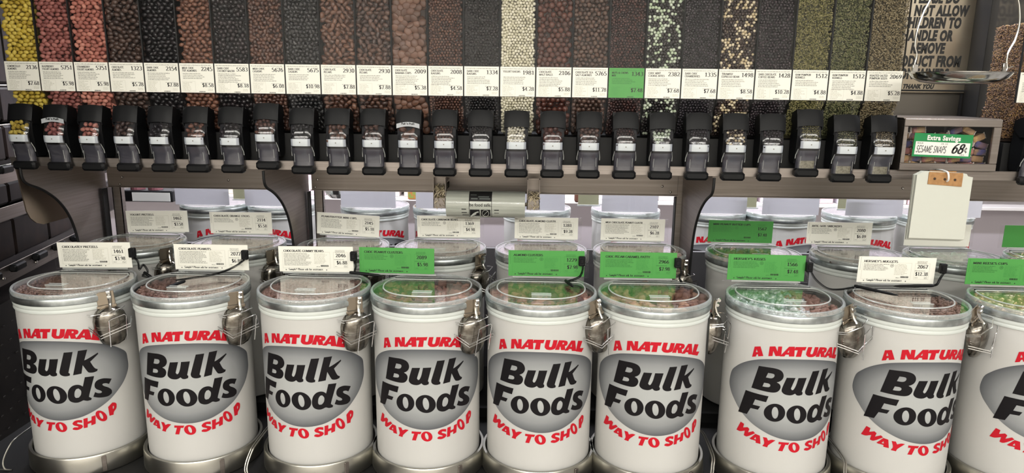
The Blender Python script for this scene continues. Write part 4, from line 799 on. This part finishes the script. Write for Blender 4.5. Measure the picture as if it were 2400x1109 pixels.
pen_set((-1.182,1.995,1.010), [(-1.180,1.993,.998),(-1.165,1.99,.985),(-1.160,1.985,.962),(-1.150,1.99,.975),(-1.135,1.985,.955),(-1.150,1.98,.945),(-1.130,1.985,.935),(-1.155,1.99,.920)], ((-1.150,1.99,.952),(-1.110,1.98,.930)), 'CHOCOLATEY PRETZELS card')
pen_set((-.845,1.995,1.010), [(-.845,1.990,.996),(-.870,1.97,.978),(-.905,1.93,.968),(-.950,1.89,.966),(-.990,1.865,.965)], ((-.965,1.865,.963),(-.985,1.80,.962)), 'CHOCOLATE PEANUTS card')
pen_set((-.522,1.995,1.012), [(-.520,1.992,1.0),(-.513,1.985,.985),(-.517,1.98,.970),(-.512,1.985,.962)], ((-.530,1.975,.968),(-.430,1.965,.962)), 'CHOCOLATE GUMMY BEARS card')
pen_set((.147,1.995,1.010), [(.150,1.990,.998),(.148,1.985,.980),(.138,1.97,.968),(.110,1.95,.962),(.098,1.94,.9625)], ((.098,1.945,.964),(.118,1.885,.963)), 'green ALMOND CLUSTERS card')
pen_set((.424,1.995,1.010), [(.430,1.992,1.0),(.434,1.985,.985),(.428,1.98,.968),(.436,1.985,.955),(.430,1.985,.940)], None, 'green CHOC PECAN CARAMEL card')
pen_set((.801,1.995,1.005), [(.805,1.992,.994),(.820,1.985,.970),(.850,1.975,.948),(.880,1.965,.948),(.915,1.95,.9605)], ((.915,1.95,.964),(.992,1.86,.964)), 'green card of the silver foil sweets')
pen_set((1.180,1.995,1.008), [(1.182,1.990,.996),(1.170,1.985,.980),(1.158,1.975,.966),(1.140,1.97,.963)], ((1.145,1.968,.964),(1.030,1.962,.962)), 'cream card of the pale brown sweets')

# ------------------------------------------------------------------ bag roll with its two boxes of twist ties
def bag_roll():
    t = thing('bag_roll', 'roll of clear printed food bags hanging under the bins', 'roll', (-.158, 2.37, 1.112))
    r = .0455; L = .133
    part('rolled_bags', MB().lathe([(r,-L),(r*1.0,-L*.5),(r*1.01,0),(r,L*.5),(r,L),(.012,L),(.012,-L)], 48, True), mat('bag_film', (214,217,206), .25, coat=.5, noise=((160,160,6), (194,198,186), .35, .65), bump=((6,6,40), .3)), t, smooth=30, rot=(0,R(90),0))
    part('core_rod', MB().tube([(-.165,0,0),(.165,0,0)], .006, 8), M_STEELH, t, smooth=True)
    def wrapm(name, items, m):
        vs, fs = [], []
        mb = MB()
        for (x0, x1, s0, s1) in items:
            n = max(1, int((s1-s0)/.006)); k = len(mb.v)
            vv = []
            for i in range(n+1):
                s = s0+(s1-s0)*i/n; a = s/r; 
                for x in (x0, x1): vv.append((x, -(r+.0007)*math.cos(a), (r+.0007)*math.sin(a)))
            mb.add(vv, [(2*i,2*i+1,2*i+3,2*i+2) for i in range(n)])
        return mb.mesh(name, m)
    link('black_panels', wrapm('black_panels', [(-.055,.022,.016,.060),(-.052,-.019,-.040,-.012),(-.015,.017,-.040,-.012),(-.055,-.0535,-.05,.06),(.0205,.022,-.05,.06),(-.08,-.064,-.013,-.010),(-.08,-.062,-.026,-.023),(-.078,-.056,-.037,-.034),(.030,.046,-.015,-.012),(.030,.046,-.026,-.024)], M_INK), t)
    link('pale_marks', wrapm('pale_marks', [(-.050,-.030,.038,.042),(-.024,.012,.030,.034),(-.048,-.026,.022,.027),(-.020,.016,.022,.027)], mat('film_grey', (120,126,122), .4)), t)
    me = font_mesh('bag_lettering', 'be food safe.', .0155, M_INK, .0001, sx=.93, align='CENTER'); link('bag_lettering', me, t, loc=(-.0165,-r-.0012,-.001))
    g = MB().tube([(.001+.011*math.cos(a), 0, .011*math.sin(a)) for a in np.linspace(0, 2*math.pi, 20, endpoint=False)], .0007, 4, closed=True).tube([(-.007,0,-.008),(.009,0,.008)], .0007, 4)
    part('no_bare_hands_symbol', g, mat('film_light', (196,198,190), .4), t, loc=(0,-.0455,-.0245))
    h = MB().tube(smooth_line([(-.047,0,-.010),(-.038,0,-.001),(-.028,0,.004),(-.022,0,.005)], 4), .0025, 6).tube([(-.040,0,-.006),(-.030,0,-.001)], .0016, 5)
    part('hand_symbol', h, MATS['film_light'], t, loc=(0,-.0445,-.0255))
bag_roll()
def tie_box(x, z, label, fillz):
    t = thing('tie_box', label, 'box', (x, 2.36, z), None, 'twist tie boxes beside the bag roll')
    part('open_box', MB().box(-.021,.021,.020,.022,-.045,.055).box(-.021,-.019,-.016,.020,-.045,.055).box(.019,.021,-.016,.020,-.045,.055).box(-.021,.021,-.016,.022,-.047,-.045).box(-.021,.021,-.016,-.0145,-.045,-.012), M_STEEL, t)
    part('hanging_bracket', MB().box(-.016,.016,.022,.135,.035,.037), M_STEEL, t)
    rg = random.Random(int(x*1000)); mb = MB()
    for k in range(150):
        c = Vector((rg.uniform(-.017,.017), rg.uniform(-.018,.012), rg.uniform(-.042, fillz))); d = Vector((rg.uniform(-1,1), rg.uniform(-.6,.2), rg.uniform(-1,1))).normalized()*rg.uniform(.006,.012); s = d.cross(Vector((rg.random(),rg.random(),rg.random()))).normalized()*.0017
        n = d.cross(s).normalized()*.0003; mid = c+Vector((rg.uniform(-.002,.002), -.002, .002))
        for a, b in ((c-d, mid), (mid, c+d)): mb.add([a-s-n,a+s-n,b+s-n,b-s-n,a-s+n,a+s+n,b+s+n,b-s+n], [(0,1,2,3),(7,6,5,4),(0,4,5,1),(2,6,7,3)])
    part('twist_ties', mb, mat('paper_ties', (232,220,194), .6, noise=((300,300,300), (206,190,156), .4, .6)), t, kind='stuff')
tie_box(-.314, 1.146, 'open steel box of paper twist ties left of the bag roll', .030)
tie_box(.003, 1.146, 'open steel box of paper twist ties right of the bag roll', .010)
for x in (-.30, -.018):
    t = thing('roll_bracket', 'steel arm holding the %s end of the bag roll'%('left' if x < -.1 else 'right'), 'bracket', (x, 2.37, 1.112), None, 'bag roll arms')
    part('arm', MB().bbox(-.0015,.0015,-.012,.012,-.014,.060,.0008).box(-.0015,.0015,.0121,.126,.040,.060), M_BLACK if x < -.1 else M_STEEL, t)

# ------------------------------------------------------------------ hanging paper bags
def bag_pad():
    t = thing('bag_pad', 'stack of white waxed bags hanging from a brown cardboard header', 'bags', (1.148, 1.99, 1.19), (R(-4), R(2.5), 0))
    w, h = .077, .095; rg = random.Random(3)
    for k in range(9):
        o = .0026*k; j = rg.uniform(-.002,.002); s = -k*.0012
        part('bag', MB().prism([(-w+j-s*.2,-h-k*.001),(w+j,-h+.004-k*.001),(w+j,h-.010),(w-.014+j,h-.008),(w-.018+j,h-.002),(w-.03+j,h),(-w+.02+j,h),(-w+.014+j,h-.004),(-w+j,h-.012)], o, o+.0018, 'y'), mat('waxed_paper', (206,208,198), .4, spec=.3), t)
    part('cardboard_header', MB().prism([(-.047,h-.036),(.047,h-.038),(.047,h-.006),(.046,h),(-.046,h-.002),(-.047,h-.005)], -.0025, -.0004, 'y'), mat('brown_card', (176,132,84), .7, noise=((80,4,80), (160,118,74), .4, .6)), t)
    part('header_back', MB().prism([(-.044,h-.03),(.044,h-.03),(.044,h+.004),(-.030,h+.002)], .0255, .0275, 'y'), MATS['brown_card'], t)
    for x in (-.030, -.002, .026): part('punched_hole', MB().lathe([(0,.0006),(.0036,.0006),(.0036,0),(0,0)], 14), mat('hole_dark', (60,42,28), .7), t, loc=(x,-.0026,h-.020), rot=(R(90),0,0))
bag_pad()
t = thing('hanging_hook', 'white plastic hook on the rail holding the bag stack', 'hook', (1.151, 2.00, 1.27))
part('hook_wire', MB().tube(smooth_line([(.034,.106,.010),(.020,.06,.014),(.004,.0,.016),(0,-.018,.010),(.001,-.020,-.004),(.002,-.012,-.010)], 4), .0026, 8), mat('white_plastic', (232,232,228), .4), t, smooth=True)

# ------------------------------------------------------------------ right-hand bay: notice plate, scale pan, packet drawer
def notice():
    t = thing('notice_plate', 'grey metal plate asking people not to let children handle product', 'notice', (0, 2.37, 0))
    part('plate', MB().bbox(1.04, 1.425, .0, .004, 1.50, 1.90, .002), mat('satin_plate', (186,176,158), .28, 1., noise=((4,4,4), (172,160,142), .4, .6)), t)
    fr = MB(); P = [(1.03,1.508),(1.400,1.508)]+[(1.400+.014*math.sin(a), 1.522-.014*math.cos(a)) for a in np.linspace(0,math.pi/2,6)]+[(1.414,1.90)]
    part('black_border', fr.tube([(x,-.0008,z) for x, z in P], .0032, 6), M_INK, t, smooth=True)
    for txt, xr, zb, h, sh in (('PLEASE DO',1.335,1.780,.030,.12),('NOT ALLOW',1.366,1.741,.0300,.12),('CHILDREN TO',1.349,1.704,.0300,.12),('HANDLE OR',1.327,1.665,.0300,.12),('REMOVE',1.308,1.626,.0300,.12),('PRODUCT FROM',1.364,1.585,.0310,.10),('CONTAINERS',1.33,1.546,.030,.1),('THANK YOU',1.289,1.514,.0135,.3)):
        me = font_mesh('lettering', txt, h/.70, M_INK, h*.085, sx=.60 if h > .02 else .8, shear=sh, align='RIGHT', spacing=1.12); link('lettering', me, t, loc=(xr, -.0006, zb))
notice()
t = thing('backing_panel', 'dark steel panel below the notice plate', 'panel', (1.25, 2.39, 1.27)); part('panel_sheet', MB().bbox(-.187,.140,0,.004,0,.66,.001), mat('dark_panel_steel', (104,100,94), .4, 1.), t)
part('panel_flange', MB().box(.1385,.141,-.10,0,0,.66), M_BLACKM, t)
def scale():
    t = thing('scale_pan', 'shallow steel weighing pan hanging from bent wire arms', 'scale', (1.113, 1.93, 1.553))
    prof = [(0,-.030),(.060,-.029),(.090,-.024),(.108,-.014),(.118,-.001),(.124,0),(.124,.0012),(.117,.0008),(.106,-.012),(.088,-.0222),(.058,-.0275),(0,-.0285)]
    part('pan', MB().lathe(prof, 64), mat('pan_steel', (190,190,186), .12, 1.), t, smooth=30)
    R_ = [(.112,.0,.0),(.120,0,.012),(.116,0,.035),(.118,0,.055),(.130,0,.085),(.134,0,.125),(.128,0,.165),(.115,0,.20),(.09,0,.26)]
    part('right_arm', MB().tube(smooth_line(R_, 5), .0024, 8).tube([(.116,0,.012),(.135,0,.018)], .0016, 6).bbox(.108,.116,-.004,.004,-.002,.026,.001), M_STEELH, t, smooth=30)
    L_ = [(-x,y,z) for x,y,z in R_]; L_ = [(-.118,0,0),(-.119,0,.02),(-.116,0,.045),(-.124,0,.07),(-.122,0,.11),(-.112,0,.15),(-.098,0,.185),(-.08,0,.26)]
    part('left_arm', MB().tube(smooth_line(L_, 5), .0024, 8).bbox(-.124,-.110,-.004,.004,-.004,.020,.001), M_STEELH, t, smooth=30)
    part('top_ring', MB().tube([(-.08,0,.26),(-.04,0,.36),(0,0,.40),(.05,0,.36),(.09,0,.26)], .0024, 8), M_STEELH, t, smooth=True)
scale()
def drawer():
    t = thing('packet_drawer', 'steel framed glazed drawer of wrapped snack packets', 'drawer', (1.212, 2.105, 1.2775))
    w, h = .139, .150; tr = .022
    fr = MB(); fr.bbox(-w,w,-.010,0,0,tr,.0015).bbox(-w,w,-.010,0,h-tr,h,.0015).bbox(-w,-w+.012,-.010,0,tr,h-tr,.001).bbox(w-tr,w,-.010,0,tr,h-tr,.0015)
    part('front_frame', fr, M_STEEL, t)
    part('glazing', MB().box(-w+.012,w-tr,-.0035,-.002,tr,h-tr), M_ACRB, t)
    part('drawer_box', MB().box(-w+.002,w-.002,.0,.28,0,.0015).box(-w,-w+.002,.0,.28,0,h-.004).box(w-.002,w,.0,.28,0,h-.004).box(-w,w,.278,.28,0,h-.004), mat('drawer_inside', (70,64,58), .5, .6), t)
    part('sloped_top', MB().box(-w,w,.0,.26,h,h+.002), M_STEEL, t)
    g = thing('shelf_tag', 'green and white Extra Savings tag reading sesame snaps 68 cents', 'tag', (1.186, 2.0920, 1.317), (0, R(1.6), 0))
    part('tag_card', MB().bbox(-.084,.084,0,.0012,0,.068,.0004), mat('tag_green', (28,138,76), .4), g)
    part('tag_panel', MB().box(-.078,.078,-.0007,.0,.006,.044), M_CARDW, g)
    me = font_mesh('tag_heading', 'Extra Savings', .0190, M_CARDW, .0008, sx=.84, align='CENTER', spacing=1.12); link('tag_heading', me, g, loc=(.0,-.0011,.0495))
    k = MB(); put(k, 'SESAME SNAPS', -.075, .013, .019, .086, -.0012, thick=.13, thin=.10, serif=False, slant=.25)
    put(k, '68', .026, .014, .026, .034, -.0012, thick=.2, thin=.14, serif=False, slant=.3); put(k, 'C', .064, .018, .011, .008, -.0012, thick=.2, thin=.18, serif=False); rect(k, .0675, .0685, .014, .033, -.0012)
    part('handwriting', k, M_INK, g)
    s = MB(); put(s, 'BULK', -.074, .037, .0048, .018, -.0012, thick=.16, serif=False); put(s, 'EACH', .052, .0075, .0045, .013, -.0012, thick=.16, serif=False); put(s, '24-33', -.006, .037, .0042, .02, -.0012, thick=.16, serif=False); part('tag_small_print', s, M_INKG, g)
    rg = random.Random(12); cols = [(186,128,104),(160,128,96),(120,96,104),(196,160,110),(86,84,128),(170,112,110),(140,112,84)]
    names = ['brown','tan','dusky mauve','golden','blue','rose','ochre']; nth = 'first second third fourth fifth sixth seventh'.split(); tier = 'bottom second third fourth fifth top'.split()
    for i in range(7):
        for j in range(6):
            k = rg.randrange(len(cols)); x = 1.212-.112+.0365*i+rg.uniform(-.005,.005); z = 1.2895+.0205*j; y = 2.128+rg.uniform(0,.006)+.006*j*.5
            if j > 3 and rg.random() < .2*(j-2.5): continue
            p = thing('snack_packet', '%s wrapped sesame snack packet, %s from left in the %s layer of the drawer'%(names[k], nth[i], tier[j]), 'packet', (x, y, z), (R(rg.uniform(-8,8)), R(rg.uniform(-13,13)*(1+.5*max(0,j-2))), R(rg.uniform(-12,12))), 'snack packets in the drawer')
            part('wrapper', MB().bbox(-.018,.018,-.008,.020,-.009,.009,.003), mat('wrap_%d'%k, cols[k], .3, noise=((70,70,30), cols[(k+2)%7], .42, .58)), p, smooth=30)
            part('crimped_end', MB().prism([(.0175,-.008),(.0225,-.010),(.0218,-.004),(.0228,.0),(.0218,.004),(.0225,.010),(.0175,.008)], -.001, .001, 'y').prism([(-.0175,-.008),(-.0225,-.010),(-.0218,-.004),(-.0228,.0),(-.0218,.004),(-.0225,.010),(-.0175,.008)], -.001, .001, 'y'), mat('wrap_clear', (200,190,180), .25), p)
drawer()

# ------------------------------------------------------------------ wire stands beside some drums
for x, n, w in ((FX[0]-.168, 1, 'left of the drum of %s'%FNAME[0]), (FX[2]-.166, 2, 'left of the drum of %s'%FNAME[2]), (FX[5]+.168, 2, 'right of the drum of %s'%FNAME[5]), (FX[6]+.170, 2, 'right of the drum of %s'%FNAME[6])):
    t = thing('wire_stand', 'bent steel wire stand %s'%w, 'wire stand', (x, 1.87, .4345), None, 'wire stands between the drums')
    for k in range(n):
        o = .006*k; part('wire_loop', MB().tube(smooth_line([(.004+o,-.120,.003),(-.006+o,-.126,.010),(-.012+o,-.120,.030),(-.006+o,-.10,.062),(.000+o,-.07,.078),(.002+o,.05,.080),(-.004+o,.10,.060),(-.004+o,.12,.004)], 5), .0020, 7), M_ALU, t, smooth=True)
    part('wire_foot', MB().tube([(-.06,-.120,.003),(.010,-.120,.003)], .0020, 7), M_ALU, t, smooth=True)

# ------------------------------------------------------------------ neighbouring rack at the left, running off at an angle
def left_rack():
    t = thing('neighbour_rack', 'dark angled rack of dispensers along the left edge', 'rack', (-1.72, 2.1, 0), (0,0,R(12)))
    dk = mat('rack_dark', (40,36,34), .35, noise=((8,8,8), (28,25,24), .4, .6)); br = mat('rack_tinted_bins', (36,27,24), .45, spec=.2, noise=((26,26,14), (20,16,15), .38, .62))
    part('back_sheet', MB().box(-.20,-.19,-1.2,1.2,0,2.2), dk, t)
    part('perforated_base', MB().box(-.19,.02,-1.0,.9,.02,.80), dk, t)
    pg = MB()
    for i in range(26):
        for j in range(12):
            y = -.9+i*.055+(.027 if j%2 else 0); pg.box(.0195,.0225,y,y+.012,.12+j*.055,.124+j*.055)
    part('base_louvres', pg, mat('louvre', (52,48,46), .4), t, kind='stuff')
    for z, h, pr, m in ((.862,.056,.035,M_STEEL),(1.055,.045,.020,M_STEEL),(1.178,.055,.030,M_STEEL),(1.235,.004,.040,M_ALU),(1.362,.004,.03,M_ALU),(1.488,.004,.03,M_ALU)):
        part('shelf_rail', MB().bbox(pr-.004,pr,-.9,.9,z,z+h,.001), m, t)
    for z0, z1, x in ((.92,1.05,.0),(1.10,1.17,.0),(1.245,1.36,.01),(1.37,1.485,.01),(1.495,1.75,.01),(1.76,2.2,.01)):
        for k in range(8):
            y = -.80+k*.25; part('tinted_bin', MB().bbox(x-.18,x,y,y+.245,z0,z1,.008), br, t, smooth=30)
    for z in (.905, 1.225):
        for k in range(9):
            y = -.72+k*.155; part('scoop_grip', MB().bbox(.036,.062,y,y+.07,z-.010,z+.014,.005), M_BLACK, t, smooth=30)
    for y in (-.2,.02,.24,.46): part('bolt', MB().lathe([(0,.004),(.005,.003),(.006,0),(0,0)], 10), M_STEELH, t, loc=(.036,y,.885), rot=(0,R(90),0))
left_rack()

# ------------------------------------------------------------------ what shows through the gap: shelves across the next aisle
t = thing('aisle_partition', 'pale upright sheet behind the cartons across the next aisle', 'partition', (0, 6.62, 0)); part('pale_sheet', MB().box(-5,5,0,.02,0,2.2), mat('far_pale', (206,198,204), .6), t)
for z, w in ((.50,'lower'),(.85,'upper'),(1.2,'top')):
    t = thing('aisle_shelf', 'pale %s shelf board across the next aisle'%w, 'shelf', (0, 6.2, z)); part('shelf_board', MB().bbox(-5,5,0,.41,0,.03,.004), mat('far_board', (214,210,208), .5), t)
rg = random.Random(5)
for z in (.531,.881):
    x = -3.2
    while x < 3.4:
        w = rg.uniform(.14,.26); h = rg.uniform(.16,.27); q, c = rg.choice([('mauve',(214,204,212)),('off-white',(226,218,216)),('pink',(222,190,194)),('grey',(212,210,204)),('peach',(222,206,190)),('lilac',(214,212,224)),('rose',(216,194,202))])
        b = thing('far_carton', 'pale %s carton on the %s shelf across the next aisle'%(q, 'lower' if z < .6 else 'upper'), 'carton', (x+w/2, 6.38, z), None, '%s cartons on the %s far shelf'%(q, 'lower' if z < .6 else 'upper'))
        part('carton_body', MB().bbox(-w/2,w/2,-.12,.12,0,h,.004), mat('carton_%d_%d_%d'%c, c, .5), b); part('carton_label', MB().box(-w*.35,w*.35,-.1222,-.1202,h*.3,h*.75), mat('carton_lab', (226,222,214), .5), b)
        x += w+rg.uniform(.01,.05)
def far_item(name, label, cat, x, y, z, mb, m, extra=()):
    t = thing(name, label, cat, (x, y, z)); part('item_body', mb, m, t)
    for nm, b, mm in extra: part(nm, b, mm, t)
far_item('fruit_packet', 'small packet with red top and green print between blank signs', 'packet', -.545, 3.25, .985, MB().bbox(-.035,.035,-.02,.02,0,.105,.005), mat('packet_pale', (214,190,176), .4),
    [('red_panel', MB().box(-.035,.035,-.0215,-.0202,.062,.100), mat('packet_red', (156,44,60), .4)), ('fruit_panel', MB().box(-.035,.035,-.0215,-.0202,.004,.046), mat('packet_fruit', (150,170,80), .4, noise=((60,60,60), (206,130,70), .45, .55)))])
far_item('steel_bowl', 'silver bowl with twisted cord left of the blank signs', 'bowl', -.905, 3.25, .985, MB().lathe([(0,0),(.045,.004),(.065,.025),(.072,.05),(.070,.05),(.062,.026),(.043,.007),(0,.004)], 32), M_STEELH)
far_item('bottle_pack', 'brown and red pack behind the bag roll gap', 'packet', .235, 3.25, .985, MB().bbox(-.04,.04,-.02,.02,0,.13,.006), mat('pack_brown', (110,72,58), .5), [('red_strip', MB().box(.022,.038,-.0215,-.0202,.03,.12), mat('packet_red2', (190,70,50), .4))])
far_item('jar_tray', 'dark tray of pinkish jars by the left post', 'tray', -1.72, 3.1, .985, MB().bbox(-.12,.12,-.05,.05,0,.05,.004), M_BLACK,
    [('jar', MB().lathe([(0,0),(.03,0),(.032,.07),(.0,.072)], 16, cx=-.06).lathe([(0,0),(.03,0),(.032,.07),(.0,.072)], 16, cx=.02), mat('jar_pink', (150,100,106), .2, coat=.5)), ('white_ticket', MB().box(-.06,.11,-.054,-.0505,.004,.042), M_CARDW)])
for k, (x, w) in enumerate(((-1.298,.032),(.245,.045),(.935,.04),(1.375,.05))):
    t = thing('reflecting_sign', 'card holder with painted olive reflection %s'%('between the two leftmost blank signs','just right of the bag roll','right of the green 1567 card','above the brown wrapped bars')[k], 'sign', (x, 3.06, 1.0), None, 'olive reflecting card holders on the far side')
    part('holder_back', MB().box(-w,w,0,.002,0,.085), mat('olive_reflection', (150,150,122), .4), t); part('holder_edge', MB().bbox(-w-.004,w+.008,-.003,0,-.003,.004,.0008), M_ACRE, t)  # olive reflection in the clear acrylic is put into the plate colour
# red badge strip for any instance-less leftovers
print('objects', len(bpy.data.objects), 'tris', sum(len(o.data.loop_triangles) or len(o.data.polygons) for o in bpy.data.objects if o.type == 'MESH'))
